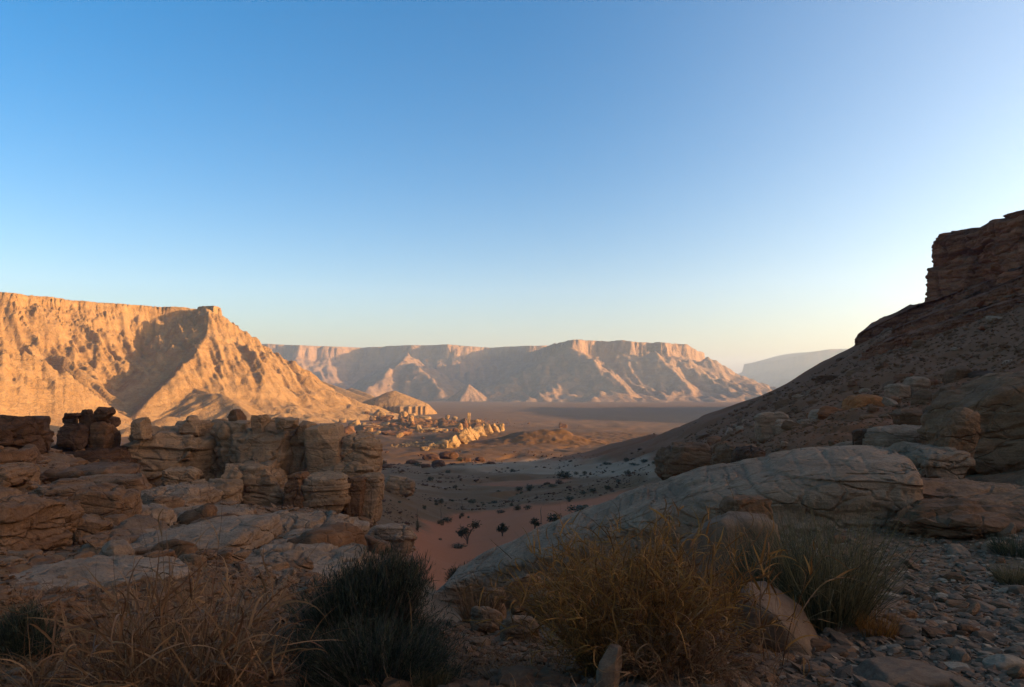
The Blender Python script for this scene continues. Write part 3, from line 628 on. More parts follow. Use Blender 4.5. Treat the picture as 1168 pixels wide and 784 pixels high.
band('lower red ledge crossing the middle of the slope', [(985, 414, 150), (1010, 410, 138), (1050, 405, 122), (1090, 400, 110), (1140, 392, 98), (1200, 380, 88)], 2.2, 5, 23)
band('short ledge on the slope right under the foot of the cliff', [(1078, 346, 178), (1110, 340, 170), (1150, 332, 160), (1200, 322, 148)], 3, 6, 24)
# ledges on the hillside below the cliff
for k, (a, b, c, d, Y, m) in enumerate([(1130, 398, 1200, 420, 80, 'brown'), (1060, 412, 1110, 428, 92, 'cliff'), (930, 428, 962, 440, 150, 'brown')]):
    rock(['brown ledge low on the slope at the right edge', 'short red ledge below the lower long ledge', 'small brown ledge near the left end of the slope'][k], a, b, c, d, Y, (c-a)/F*Y*.35, m, 'rock_ledge', cat='rock ledge', k=6, cuts=7, cutd=.95, crk=1.1, bed=.9, lvl=6)
# foreground stones by the shrubs
def angular_stone():
    pts = [P(842, 676, 4.38), P(852, 663, 4.50), P(886, 704, 4.22), P(926, 752, 4.20), P(902, 762, 4.26), P(844, 730, 4.34), P(872, 662, 4.72), P(914, 690, 4.66), P(940, 738, 4.45), P(935, 765, 4.5), P(850, 740, 4.8)]
    bm = bmesh.new(); [bm.verts.new(p) for p in pts]; bmesh.ops.convex_hull(bm, input=bm.verts); bmesh.ops.delete(bm, geom=[v for v in bm.verts if not v.link_faces], context='VERTS')
    bmesh.ops.bevel(bm, geom=bm.edges[:], offset=.008, segments=2, affect='EDGES'); bmesh.ops.triangulate(bm, faces=bm.faces)
    for _ in range(4): bmesh.ops.subdivide_edges(bm, edges=[e for e in bm.edges if e.calc_length() > .014], cuts=1)
    bmesh.ops.triangulate(bm, faces=bm.faces); bm.normal_update(); bm.verts.ensure_lookup_table()
    v = np.array([q.co[:] for q in bm.verts]); n = np.array([q.normal[:] for q in bm.verts]); f = np.array([[q.index for q in p.verts] for p in bm.faces]); bm.free()
    v += n*(.006*fbm(v/.09, 4, 3)+.0025*fbm(v/.02, 3, 5))[:, None]; c = v.mean(0)
    obj('stone', mesh('stone', v-c, f, M['stone']), None, 'large angular stone with a pale sloping top beside the green grass clump', 'stone', loc=c)
angular_stone()
rock('reddish blocky rock between the straw shrub and the whaleback slab', 828, 566, 876, 622, 7.4, .5, 'brown', 'stone', 'stone', k=7, cuts=5, crk=.3)
rock('brown peaked stone behind the straw shrub', 780, 584, 884, 668, 6.2, .6, 'stone', 'stone', 'stone', k=6, cuts=8, cutd=.72, bed=.1, crk=.1, lvl=5)
rock('upright pointed shard at the bottom under the straw shrub', 680, 734, 712, 800, 3.35, .10, 'stone', 'stone', 'stone', k=4, cuts=9, cutd=.62, bed=0, crk=0, roll=6)
rock('flat red brown stone at the bottom edge right of centre', 568, 762, 650, 800, 3.5, .3, 'brown', 'stone', 'stone', k=5, cuts=6, bed=.1, crk=0)
rock('wide brown slab at the bottom edge under the gravel', 970, 750, 1082, 800, 3.45, .35, 'stone', 'stone', 'stone', k=5, cuts=5, bed=.1, crk=0)
rock('pale smooth stone near the bottom right corner', 1126, 745, 1168, 775, 3.75, .14, 'stone2', 'stone', 'stone', k=3, cuts=4, bed=0, crk=0)
rock('grey blue stone half buried under the straw shrub', 782, 738, 836, 770, 4.0, .2, 'stone', 'stone', 'stone', k=3, cuts=4, bed=0, crk=0)
rock('pale flat stone pair leader at the left rim of the gravel', 1002, 676, 1026, 688, None, .1, 'stone2', 'stone', 'stone', k=3, cuts=6, bed=0, crk=0, lvl=4)
for k, (a, b, c, d, Y) in enumerate([(548, 668, 582, 700, 8.6), (576, 652, 620, 690, 9.2), (536, 690, 575, 724, 7.0), (570, 700, 616, 744, 5.6), (528, 726, 560, 760, 5.2), (600, 668, 650, 710, 7.5)]):
    rock(['pocked stone left of the lowest end of the whaleback slab', 'pale pitted stone touching the lower edge of the whaleback slab', 'rough stone between the big dark bush and the straw shrub', 'pinkish stone at the left foot of the straw shrub',
          'lowest rough stone by the big dark bush', 'grey stone hidden by the left tips of the straw shrub'][k], a, b, c, d, Y, None, 'slab', 'stone', 'stone', k=3, cuts=8, crk=.8, lvl=5)

# ------------------------------------------------------------------ far lit rocks in the valley
def farrock(label, px, py, w, h, group=None, mat='gold', **kw):
    return rock(label, px-w/2, py-h, px+w/2, py, None, None, mat, 'rock_fin' if kw.get('fin') else 'valley_rock', cat='rock', group=group, **{k_: v_ for k_, v_ in {**dict(k=5, cuts=8, lvl=4, crk=.8, sink=.3), **kw}.items() if k_ != 'fin'})
for k, (px, py, w, h, rl) in enumerate([(484, 514, 10, 6, -10), (493, 513, 11, 9, -10), (503, 511, 12, 11, 8), (515, 510, 16, 11, -28), (527, 507, 18, 14, -30), (539, 503, 11, 15, -24), (547, 500, 11, 16, -24), (556, 498, 9, 14, -24), (564, 495, 11, 12, -24), (571, 492, 9, 9, -20)]):
    farrock(['first low golden rock at the left end of the fin row', 'second rounded golden rock of the fin row', 'third rounded golden rock of the fin row', 'long low golden fin after the rounded rocks', 'longest golden fin in the middle of the row',
             'tall narrow fin just right of the longest one', 'tallest fin of the golden row', 'fin right of the tallest one', 'next to last fin of the golden row', 'last small fin at the right end of the golden row'][k], px, py+1, w*1.35, h, 'golden rock fins in the lit valley', roll=rl*1.3, fin=1, seed=300+k, k=7, cuts=14, cutd=.72)
def finridge(x, y):
    pts = [hit(px, py) + np.array([0, 0, h]) for px, py, h in ((480, 514, 2.5), (500, 511, 8), (512, 510, 4), (518, 509, 8), (536, 504, 12), (543, 502, 8), (552, 498, 12), (566, 494, 10), (574, 491, 2.5))]
    q = xyz0(x/5, y/5); return ridge(x, y, pts, 2.0, 141, 1.6, 4) + ridged(q, 4, 142)*1.6-1.2
field('rock_ridge', -80, 20, 470, 680, .55, finridge, M['gold'], 'jagged golden rock ridge from which the fins rise in the lit valley', 'ridge')
farrock('bright yellow boulder beside the right end of the rock wall', 411, 514, 18, 15, k=3, mat='gold')
farrock('golden rock knob on top of the low brown mound', 641, 489, 11, 7, cuts=14, cutd=.75, mat='brown')
rr = random.Random(5)
VR_ = [(411, 478, 9, 8), (418, 478, 6, 10), (426, 480, 8, 7), (434, 478, 11, 13), (446, 474, 6, 5), (460, 480, 9, 12), (440, 488, 12, 6), (450, 490, 10, 7), (469, 488, 5, 11), (478, 492, 7, 9), (463, 494, 8, 5), (455, 498, 9, 5), (404, 488, 12, 10), (398, 496, 13, 12),
       (421, 492, 8, 5), (430, 496, 9, 5), (488, 484, 9, 5), (510, 478, 4, 7), (519, 478, 6, 4), (530, 488, 7, 12), (524, 490, 6, 9), (534, 487, 4, 14), (520, 492, 7, 5), (497, 492, 16, 3), (470, 476, 10, 6), (484, 478, 6, 4), (500, 486, 7, 4), (415, 486, 7, 5), (442, 482, 6, 6), (386, 494, 10, 8), (376, 490, 9, 7), (507, 494, 9, 3), (545, 486, 8, 4), (391, 481, 8, 6)]
for k, (px, py, w, h) in enumerate(VR_):
    farrock('small weathered rock of the ruined looking cluster in the lit valley', px, py+1, w*1.15, h*.95, 'rocks clustered in the lit valley', k=rr.choice([3, 4, 6]), roll=rr.uniform(-25, 25), mat=('gold', 'brown', 'mesaA')[k % 3])
for k, (px, py, w, h) in enumerate([(420, 490, 26, 6), (452, 497, 34, 6), (495, 493, 30, 5), (436, 481, 24, 7), (478, 484, 26, 6), (512, 487, 22, 7)]):
    farrock(['long low ledge at the left of the rock cluster', 'longest low ledge at the front of the rock cluster', 'low pale ledge at the right front of the rock cluster', 'rocky bench at the upper left of the cluster', 'rocky bench in the middle of the cluster', 'rocky bench at the right end of the cluster'][k], px, py, w, h, None, mat=('gold', 'brown')[k % 2], k=6, bed=.8, lvl=5)
# dark outcrops just inside the shade
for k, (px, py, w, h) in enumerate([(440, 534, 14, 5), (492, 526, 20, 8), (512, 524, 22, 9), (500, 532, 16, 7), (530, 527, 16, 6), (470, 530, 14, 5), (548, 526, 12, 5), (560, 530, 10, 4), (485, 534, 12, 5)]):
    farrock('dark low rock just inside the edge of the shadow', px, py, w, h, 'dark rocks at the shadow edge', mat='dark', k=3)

# ------------------------------------------------------------------ vegetation
def ribbons(n, start, dirs, length, width, seg=7, curl=.5, droop=.4, seed=0, twist=True, wave=0.):
    """n curved blades: returns verts, faces"""
    r = np.random.default_rng(seed); p = np.array(start, float); d = np.array(dirs, float); d /= np.linalg.norm(d, axis=1)[:, None]
    L = np.broadcast_to(length, (n,)); W = np.broadcast_to(width, (n,)); ax = r.normal(size=(n, 3)); ax /= np.linalg.norm(ax, axis=1)[:, None]
    cr = r.normal(size=n)*curl; sd = np.cross(d, r.normal(size=(n, 3))); sd /= np.linalg.norm(sd, axis=1)[:, None]
    V = np.zeros((n, seg+1, 2, 3))
    for j in range(seg+1):
        t = j/seg; w = (W*(.55+.45*math.sin(min(t*3, 1)*1.57))*(1-t**1.6)+W*.06)[:, None]/2
        V[:, j, 0] = p-sd*w; V[:, j, 1] = p+sd*w
        p = p+d*(L/seg)[:, None]
        d = d+np.cross(ax, d)*(cr*(1+wave*math.sin(t*7)))[:, None]*(2/seg) + np.array([0, 0, -1.])*(droop*(.3+t)/seg)*1.2 + r.normal(size=(n, 3))*.05
        d /= np.linalg.norm(d, axis=1)[:, None]
        sd = sd-(sd*d).sum(1)[:, None]*d; sd /= np.linalg.norm(sd, axis=1)[:, None]
    a = np.arange(n*(seg+1)*2).reshape(n, seg+1, 2)
    f = np.stack([a[:, :-1, 0], a[:, :-1, 1], a[:, 1:, 1], a[:, 1:, 0]], -1).reshape(-1, 4)
    return V.reshape(-1, 3), f, V
def spread(r, n, up=.8, out=1.):
    a = r.uniform(0, 2*np.pi, n); o = r.uniform(.05, out, n); return np.stack([np.cos(a)*o, np.sin(a)*o, np.full(n, up)], -1), a
def straw_shrub(name, label, px0, py0, px1, py1, Y, nst, nlf, mat, seed, curl=1.2, lw=.009, cat='dry shrub', dens=.6, sway=(0, 0), leaflen=(.06, .2), droop=.5):
    r = np.random.default_rng(seed); c = P((px0+px1)/2, py1, Y); c[2] = float(gz(c[0], c[1])[0]); W = (px1-px0)/F*Y; H = (HY-py0)/F*Y - c[2]
    root = obj(name, None, None, label, cat, loc=c)
    d, a = spread(r, nst, .9, 1.0*W/H*.55); d[:, 0] += sway[0]
    st = np.stack([np.cos(a)*W*.20*np.sqrt(r.random(nst)), np.sin(a)*W*.14*r.random(nst), np.full(nst, -.03)], -1)
    v, f, V = ribbons(nst, st, d, H*r.uniform(.65, 1.15, nst), .006, 12, .4, .3, seed)
    obj('stems', mesh('stems', v, f, M['straw2']), root)
    k = r.integers(0, nst, nlf); j = (r.beta(2.2, 1.6, nlf)*12).astype(int).clip(1, 12)
    s2 = V[k, j].mean(1); dd = (V[k, j]-V[k, j-1]).mean(1); dd = dd/np.linalg.norm(dd, axis=1)[:, None]+r.normal(size=(nlf, 3))*dens
    v, f, _ = ribbons(nlf, s2, dd, r.uniform(*leaflen, nlf), lw*r.uniform(.5, 1.3, nlf), 7, curl, droop, seed+1)
    obj('leaves', mesh('leaves', v, f, M[mat]), root); return root
straw_shrub('straw_shrub', 'big dense straw coloured shrub with curling dry blades at bottom centre', 592, 580, 846, 775, 3.9, 420, 7000, 'straw', 1, 1.3, .0062)
straw_shrub('straw_shrub', 'tall golden sprig rising from the right side of the big straw shrub', 775, 545, 845, 700, 4.0, 14, 60, 'straw', 2, .5, .012, leaflen=(.08, .2), dens=.3, droop=.1)
straw_shrub('straw_shrub', 'golden curling sprig between the straw shrub and the green grass clump', 845, 560, 925, 720, 4.0, 12, 50, 'straw', 3, .9, .012, leaflen=(.1, .25), dens=.4)
straw_shrub('dry_shrub', 'brown tangled dry shrub with long bent blades at bottom left', 80, 640, 330, 800, 3.5, 240, 1700, 'straw2', 4, 1.1, .0095, leaflen=(.1, .35))
straw_shrub('dry_shrub', 'sparse tall dry stalks standing in front of the pale left slabs', 120, 575, 300, 790, 3.4, 26, 60, 'straw2', 5, .7, .011, leaflen=(.15, .4), dens=.3)
straw_shrub('dry_shrub', 'few long tan stalks at the bottom left corner', 10, 690, 110, 800, 3.3, 16, 30, 'straw2', 6, .8, .009, leaflen=(.15, .35))
straw_shrub('dry_shrub', 'low brown dry shrub right under the big straw shrub', 690, 690, 860, 790, 3.6, 120, 1200, 'straw2', 7, 1.3, .006)
def tuft(name, label, px, py0, py1, Y, w, n, mat, seed, lw=.005, cat='grass tuft', curl=.25, group=None, out=.5):
    r = np.random.default_rng(seed); c = P(px, py1, Y); c[2] = float(gz(c[0], c[1])[0]); H = (HY-py0)/F*Y-c[2]
    d, a = spread(r, n, 1., out); rad = w/F*Y*.35*np.sqrt(r.random(n)); st = np.stack([np.cos(a)*rad, np.sin(a)*rad, np.full(n, -.02)], -1)
    v, f, _ = ribbons(n, st, d, H*r.uniform(.5, 1.12, n), lw*r.uniform(.6, 1.3, n), 9, curl, .35, seed)
    return obj(name, mesh(name, v, f, M[mat]), None, label, cat, group, loc=c)
tuft('grass_clump', 'tall olive green grass clump on the gravel right of the angular stone', 945, 560, 735, 4.9, 100, 1300, 'olive', 21, .0045, 'grass clump', .5, out=.62)
tuft('grass_clump', 'dark grass clump behind the angular stone', 880, 590, 725, 5.2, 90, 1300, 'bushtip', 22, .0045, 'grass clump', .3)
tuft('grass_tuft', 'short bright yellow green tuft at the bottom edge left of centre', 492, 752, 790, 3.7, 50, 380, 'olive', 23, .004)
tuft('grass_tuft', 'rusty dry tuft at the right foot of the olive grass clump', 1000, 690, 742, 4.6, 50, 400, 'straw', 24, .004)
tuft('grass_tuft', 'yellowish cushion tuft at the right edge on the gravel', 1160, 638, 662, 6.6, 50, 500, 'olive', 25, .006, out=1.2)
tuft('grass_tuft', 'dark tuft at the right edge above the yellowish cushion', 1160, 604, 626, 7.8, 60, 500, 'bushtip', 26, .006, out=1.3)
tuft('grass_tuft', 'pale dry tuft beside the big dark bush at the dune', 548, 655, 705, 8.5, 50, 400, 'straw2', 27, .008)
tuft('dry_stalk', 'single tall thin stalk in front of the big dark bush', 466, 672, 785, 3.9, 6, 2, 'straw2', 28, .006, 'dry stalk', .25, out=.05)

def bushmass(name, label, px0, py0, px1, py1, Y, nst, nlf, seed, lobes, leafL=.05, leafW=.006, mats=('bush', 'bushtip'), cat='bush', group=None, depth=.7):
    """bush made of lobes of fine upright twigs; lobes = (dx, z, r) in units of half width / height"""
    r = np.random.default_rng(seed); c = P((px0+px1)/2, py1, Y); g = float(gz(c[0], c[1])[0]); W = (px1-px0)/F*Y; H = (HY-py0)/F*Y-g; c[2] = g
    root = obj(name, None, None, label, cat, group, loc=c); LB = np.array(lobes); k = r.integers(0, len(LB), nst); q = r.normal(size=(nst, 3)); q /= np.linalg.norm(q, axis=1)[:, None]; q *= (r.random(nst)**.45)[:, None]
    end = np.stack([(LB[k, 0]+q[:, 0]*LB[k, 2])*W/2, q[:, 1]*LB[k, 2]*W/2*depth+(r.random(nst)-.5)*.1, (LB[k, 1]*H+q[:, 2]*LB[k, 2]*W/2)], -1); end[:, 2] = end[:, 2].clip(.03, H*1.02)
    base = np.stack([end[:, 0]*.35, end[:, 1]*.35, np.full(nst, -.03)], -1)
    dv = end-base; Ls = np.linalg.norm(dv, axis=1)
    v, f, V = ribbons(nst, base, dv, Ls, .005*Y/4, 8, .15, .05, seed)
    obj('stems', mesh('stems', v, f, M['twig']), root)
    k = r.integers(0, nst, nlf); j = (r.beta(3.5, 1.2, nlf)*8).astype(int).clip(1, 8); s2 = V[k, j].mean(1)+r.normal(size=(nlf, 3))*leafL*.4
    dd = dv[k]/Ls[k][:, None]*.8+r.normal(size=(nlf, 3))*.45; dd[:, 2] += .35; tip = r.random(nlf) < .22
    for m, nm, mm in ((~tip, 'leaves', mats[0]), (tip, 'outer_leaves', mats[1])):
        v, f, _ = ribbons(int(m.sum()), s2[m], dd[m], r.uniform(.5, 1.4, int(m.sum()))*leafL, leafW, 3, .5, .1, seed+3); obj(nm, mesh(nm, v, f, M[mm]), root)
    return root
bushmass('bush', 'big dark green bush of fine twigs at bottom left of centre', 296, 598, 532, 790, 4.5, 2300, 30000, 31, [(.02, .30, .62), (-.45, .25, .5), (.5, .25, .48), (.22, .72, .30), (.45, .70, .24), (-.05, .62, .28), (-.3, .5, .3), (0, .1, .8)], .055, .0045)
bushmass('bush', 'lower dark bush in front of the big one at the bottom edge', 300, 705, 560, 800, 3.8, 800, 15000, 36, [(-.5, .4, .4), (0, .55, .5), (.5, .4, .4)], .04, .0035)
bushmass('bush', 'dark bush at the left edge under the pale slabs', -20, 676, 78, 775, 4.2, 500, 9000, 32, [(-.3, .4, .6), (.3, .35, .55), (.0, .7, .35)], .045, .004)
bushmass('bush', 'small dark bush in the brown hollow left of the big bush', 280, 675, 312, 706, 6.8, 160, 2600, 33, [(0, .4, .7)], .04, .005)
bushmass('bush', 'small round shrub growing on the streaked slab', 307, 594, 329, 615, 18, 120, 1500, 34, [(0, .5, .8)], .09, .012)
bushmass('bush', 'dark low shrub line where the whaleback slab meets the red sand', 505, 630, 552, 650, 24, 260, 3000, 35, [(-.5, .4, .4), (0, .5, .4), (.5, .6, .4)], .12, .016)

# desert shrubs and small trees in the valley
def shrub_mesh(seed, n=420):
    r = np.random.default_rng(seed); q = r.normal(size=(n, 3)); q /= np.linalg.norm(q, axis=1)[:, None]; q *= (r.random(n)**.4)[:, None]; q *= (1+.5*noise(q*1.6, seed))[:, None]
    c = q*np.array([.5, .5, .42])+np.array([0, 0, .42]); c[:, 2] = c[:, 2].clip(.02); u = r.normal(size=(n, 3)); u /= np.linalg.norm(u, axis=1)[:, None]; w = np.cross(u, r.normal(size=(n, 3))); w /= np.linalg.norm(w, axis=1)[:, None]
    s = (.05*r.uniform(.5, 1.4, n))[:, None]; v = np.stack([c-u*s-w*s*.5, c+u*s-w*s*.5, c+u*s*.6+w*s*.6, c-u*s*.8+w*s*.5], 1).reshape(-1, 3)
    return mesh('shrub', v, np.arange(4*n).reshape(n, 4), M['far'])
SH = [shrub_mesh(s) for s in range(6)]
BU = [(503, 575, 9, 6), (437, 531, 8, 5), (476, 531, 10, 6), (491, 551, 9, 5), (511, 542, 5, 4), (524, 527, 7, 5), (584, 536, 6, 4), (643, 547, 14, 9), (638, 553, 8, 5), (592, 560, 9, 5), (604, 558, 11, 8), (630, 558, 7, 4), (657, 541, 6, 4), (667, 541, 7, 4), (691, 531, 6, 4), (716, 545, 8, 6), (693, 558, 8, 5),
      (539, 575, 7, 5), (564, 574, 7, 3), (571, 586, 11, 4), (590, 583, 12, 6), (602, 582, 8, 5), (650, 573, 10, 5), (665, 568, 9, 4), (664, 586, 26, 10), (632, 597, 17, 11), (527, 590, 6, 5), (510, 597, 9, 6), (504, 600, 5, 8), (714, 526, 7, 5), (722, 531, 9, 3), (735, 528, 8, 4), (747, 533, 8, 4), (476, 608, 5, 13), (523, 626, 13, 6), (502, 617, 4, 3),
      (705, 552, 7, 4), (676, 562, 7, 4), (470, 560, 7, 4), (519, 560, 6, 4), (484, 583, 6, 5)]
_q = random.Random(9)
for (px, py, w, h) in list(BU[:34:2]) + [(560, 566, 7, 4), (700, 540, 7, 4), (455, 575, 7, 4), (600, 566, 7, 4), (640, 560, 7, 4)]:
    for _ in range(_q.choice([1, 3, 4])): BU.append((px+_q.gauss(0, 9), py+_q.gauss(0, 1.8), w*_q.uniform(.3, .7), h*_q.uniform(.4, .7)))
LBL = {0: 'dark round shrub standing upper left of the red dune', 7: 'largest dark green shrub on the valley floor', 24: 'wide flat dark shrub against the upper edge of the whaleback slab', 25: 'round shrub between the dune and the whaleback slab', 34: 'low spreading shrub under the forked small tree', 33: 'thin upright shrub at the left tip of the red dune', 2: 'darkest shrub near the shadow edge left of centre', 3: 'dark shrub right of the lone rubble heap'}
for k, (px, py, w, h) in enumerate(BU):
    p = hit(px, py); o = obj('desert_shrub', SH[k % 6], None, LBL.get(k, 'small dark desert shrub dotted on the shaded valley floor'), 'shrub', 'desert shrubs dotted over the valley', loc=(p[0], p[1], float(gz(p[0], p[1])[0])-.05))
    s = w/F*p[1]*(.75+.6*((k*37) % 10)/10); o.scale = (s*1.1, s*1.1, max(h/F*p[1], .3*s)*1.25); o.rotation_euler.z = k*1.3
def tube(pts, rad, n=7):
    pts = np.array(pts, float); V = []
    for i, p in enumerate(pts):
        d = pts[min(i+1, len(pts)-1)]-pts[max(i-1, 0)]; d /= np.linalg.norm(d); a = np.cross(d, [.3, .9, .1]); a /= np.linalg.norm(a); b = np.cross(d, a); t = np.linspace(0, 2*np.pi, n, endpoint=False)
        V.append(p+rad[i]*(np.cos(t)[:, None]*a+np.sin(t)[:, None]*b))
    m = len(V); A = np.arange(m*n).reshape(m, n); B = np.roll(A, -1, 1); return np.concatenate(V), np.stack([A[:-1], B[:-1], B[1:], A[1:]], -1).reshape(-1, 4)
def tree(label, px, py, h_px, blobs, seed):
    p = hit(px, py); Y = p[1]; s = Y/F; r = np.random.default_rng(seed); p[2] = float(gz(p[0], p[1])[0])-.05
    root = obj('small_tree', None, None, label, 'tree', loc=p); VV, FF, n0 = [], [], 0
    for dx, dz, rad in blobs:
        pts = [(0, 0, 0), (dx*s*.1, .02, dz*s*.4), (dx*s*.6, .05, dz*s*.75), (dx*s, 0, dz*s)]; v, f = tube(pts, [.07, .06, .04, .015]); VV.append(v); FF.append(f+n0); n0 += len(v)
        for _ in range(5):
            e = np.array([dx*s, 0, dz*s])+r.normal(size=3)*rad*s*.5; v, f = tube([pts[2], (np.array(pts[2])+e)/2+r.normal(size=3)*.08, e], [.03, .02, .008], 5); VV.append(v); FF.append(f+n0); n0 += len(v)
    obj('trunk', mesh('trunk', np.concatenate(VV), np.concatenate(FF), M['twig']), root)
    cs = []
    for dx, dz, rad in blobs:
        n = int(260*rad/6); q = r.normal(size=(n, 3)); q /= np.linalg.norm(q, axis=1)[:, None]; q *= (r.random(n)**.5)[:, None]*(1+.6*noise(q*2, seed))[:, None]; cs.append(q*rad*s*np.array([1, 1, .8])+np.array([dx*s, 0, dz*s]))
    c = np.concatenate(cs); n = len(c); v, f, _ = ribbons(n, c, r.normal(size=(n, 3)), .22*r.uniform(.5, 1.3, n), .09, 2, .3, .1, seed); obj('crown', mesh('crown', v, f, M['far']), root)
tree('forked small tree with two dark crowns on the red dune', 533, 622, 30, [(-3, 16, 8), (9, 23, 6), (-8, 13, 4)], 1)
tree('slender pale green sapling standing on the red dune right of the forked tree', 573, 613, 16, [(-3, 9, 4), (3, 9, 4), (0, 13, 3)], 2)
tree('small dark tree on the red dune nearest the whaleback slab', 610, 604, 14, [(-1, 9, 5), (3, 6, 3)], 3)
for k, (px, py, h) in enumerate([(476, 606, 26), (503, 592, 14), (527, 582, 14), (617, 598, 20)]):
    p = hit(px, py); s = p[1]/F; v, f = tube([(0, 0, -.1), (.03, 0, h*s*.4), (-.04, .02, h*s*.75), (.05, 0, h*s)], [.05, .045, .03, .01])
    obj('dead_stalk', mesh('dead_stalk', v, f, M['twig']), None, ['tallest thin dead stalk at the left tip of the dune', 'short dead stalk above the left end of the dune', 'thin dead stalk above the forked small tree', 'reddish thin stalk beside the small dark tree'][k], 'dead stalk', loc=(p[0], p[1], p[2]))

# ------------------------------------------------------------------ loose stones
def stone_mesh(seed, lvl, mat='stone', flat=.42):
    q, f = rockv((1, .75, flat), seed, lvl, k=4, cuts=9, cutd=.72, lump=.06, bed=0, crk=0); return q, f
def scatter(pred, n, seed):
    """random ground points in photo pixels, denser where the photo shows the surface larger"""
    r = np.random.default_rng(seed); out = []
    px0, px1, r0, r1 = pred; th = np.arctan((r.uniform(px0, px1, n)-CX)/F); rr_ = np.exp(r.uniform(np.log(r0), np.log(r1), n)); x = np.sin(th)*rr_; y = np.cos(th)*rr_
    return x, y, r
ST = [stone_mesh(900+s, 3, flat=(.35, .5, .28, .6)[s % 4]) for s in range(12)]
SM = [mesh('stone', q, f, M['stone2'] if s % 6 == 0 else (M['stone'] if s % 6 < 4 else M['brown']), False) for s, (q, f) in enumerate(ST)]
x, y, r = scatter((760, 1230, 3.2, 8.5), 260, 3); z = gz(x, y)
for k in range(260):
    s = .10*r.lognormal(0, .35)*(1+.04*y[k]); m = SM[k % 12]
    o = obj('stone', m, None, 'flat angular stone lying among the gravel at bottom right', 'stone', 'loose stones on the gravel', loc=(x[k], y[k], z[k]+.012)); o.scale = (s, s*r.uniform(.7, 1.1), s*r.uniform(.7, 1.1)); o.rotation_euler = (r.normal()*.22, r.normal()*.22, r.uniform(0, 6.28))
def stuff(name, label, x, y, size, mat, seed, cat, flatness=.5, lvl=1):
    r = np.random.default_rng(seed); n = len(x); z = gz(x, y); base = []
    for s in range(8): q, f = rockv((1, .8, flatness), 500+s+seed, lvl, k=4, cuts=6, cutd=.75, lump=.05, bed=0, crk=0); base.append(q)
    V = np.stack(base)[r.integers(0, 8, n)]; a = r.uniform(0, 6.28, n); c, s_ = np.cos(a)[:, None], np.sin(a)[:, None]
    X = V[..., 0]*c-V[..., 1]*s_; Yv = V[..., 0]*s_+V[..., 1]*c; tl = r.normal(size=(n, 1))*.3; Z = V[..., 2]+X*tl
    V = np.stack([X, Yv, Z], -1)*size[:, None, None]+np.stack([x, y, z+size*.08], -1)[:, None]
    m = V.shape[1]; Fc = (f[None]+np.arange(n)[:, None, None]*m).reshape(-1, 3)
    obj(name, mesh(name, V.reshape(-1, 3), Fc, M[mat], False), None, label, cat, None, 'stuff')
x, y, r = scatter((640, 1250, 2.6, 13), 15000, 4); stuff('gravel', 'mixed grey and brown gravel covering the ground at bottom right', x, y, .035*r.lognormal(0, .45, len(x))*(1+.05*y), 'stone', 5, 'gravel', .42)
x, y, r = scatter((640, 1250, 2.6, 12), 2600, 6); stuff('gravel', 'paler chips mixed into the gravel at bottom right', x, y, .032*r.lognormal(0, .4, len(x))*(1+.05*y), 'stone2', 6, 'gravel', .42)
x, y, r = scatter((780, 1260, 18, 215), 13000, 8); m = polymask(x, y, HILL, .04) > .4; x, y = x[m], y[m]
stuff('rubble', 'small reddish rubble covering the shaded hillside', x, y, np.hypot(x, y)*.0030*r.lognormal(0, .5, len(x)), 'brown', 7, 'rubble', .6)
x, y, r = scatter((-60, 470, 5, 60), 7000, 9); stuff('rubble', 'broken stone litter between the left slabs', x, y, np.hypot(x, y)*.008*r.lognormal(0, .5, len(x)), 'slab', 8, 'rubble', .4)
x, y, r = scatter((430, 800, 40, 420), 11000, 10); sa, pa, hi, _ = zones(x, y); m = (sa < .3) & (noise(xyz0(x/28, y/28), 3)+.5*noise(xyz0(x/9, y/9), 4) > .22); x, y = x[m], y[m]
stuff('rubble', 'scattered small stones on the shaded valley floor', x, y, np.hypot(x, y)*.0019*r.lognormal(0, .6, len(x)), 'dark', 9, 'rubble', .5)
x, y, r = scatter((-80, 660, 2.6, 9), 9000, 15); stuff('gravel', 'brown stone litter and gravel along the bottom left', x, y, .035*r.lognormal(0, .5, len(x))*(1+.08*y), 'brown', 10, 'gravel', .45)
def litter(label, px0, px1, r0, r1, n, mat, seed, L_=(.05, .16), w=.005):
    x, y, r = scatter((px0, px1, r0, r1), n, seed); m = noise(xyz0(x*1.3, y*1.3), seed) > -.15; x, y = x[m], y[m]; n = len(x); z = gz(x, y)
    a = r.uniform(0, 6.28, n); d = np.stack([np.cos(a), np.sin(a), r.uniform(.1, 1.5, n)], -1)
    v, f, _ = ribbons(n, np.stack([x, y, z-.01], -1), d, r.uniform(*L_, n), w*r.uniform(.5, 1.3, n), 6, .7, .5, seed)
    obj('dry_litter', mesh('dry_litter', v, f, M[mat]), None, label, 'dry grass litter', None, 'stuff')
litter('dry broken grass and twigs matted over the bottom left foreground', -60, 420, 3.0, 6.5, 9000, 'straw2', 41, (.05, .22))
litter('dry broken grass and twigs around the foot of the straw shrub', 430, 900, 3.0, 5.2, 5500, 'straw2', 42, (.05, .2))
r = np.random.default_rng(77); x = r.normal(-110, 52, 1500); y = r.normal(900, 95, 1500); kz = np.maximum(knolls(x, y), gz(x, y))
_gz = gz; gz = lambda a, b: np.maximum(knolls(np.atleast_1d(np.asarray(a, float)), np.atleast_1d(np.asarray(b, float))), _gz(a, b))
stuff('rubble', 'broken rock rubble round the cluster of small rocks in the lit valley', x, y, 1.2*r.lognormal(0, .55, 1500), 'brown', 11, 'rubble', .7)
gz = _gz
t_ = r.random(1500); x = np.interp(t_, [0, 1], [-75, -5])+r.normal(size=1500)*5; y = np.interp(t_, [0, 1], [490, 670])+r.normal(size=1500)*14
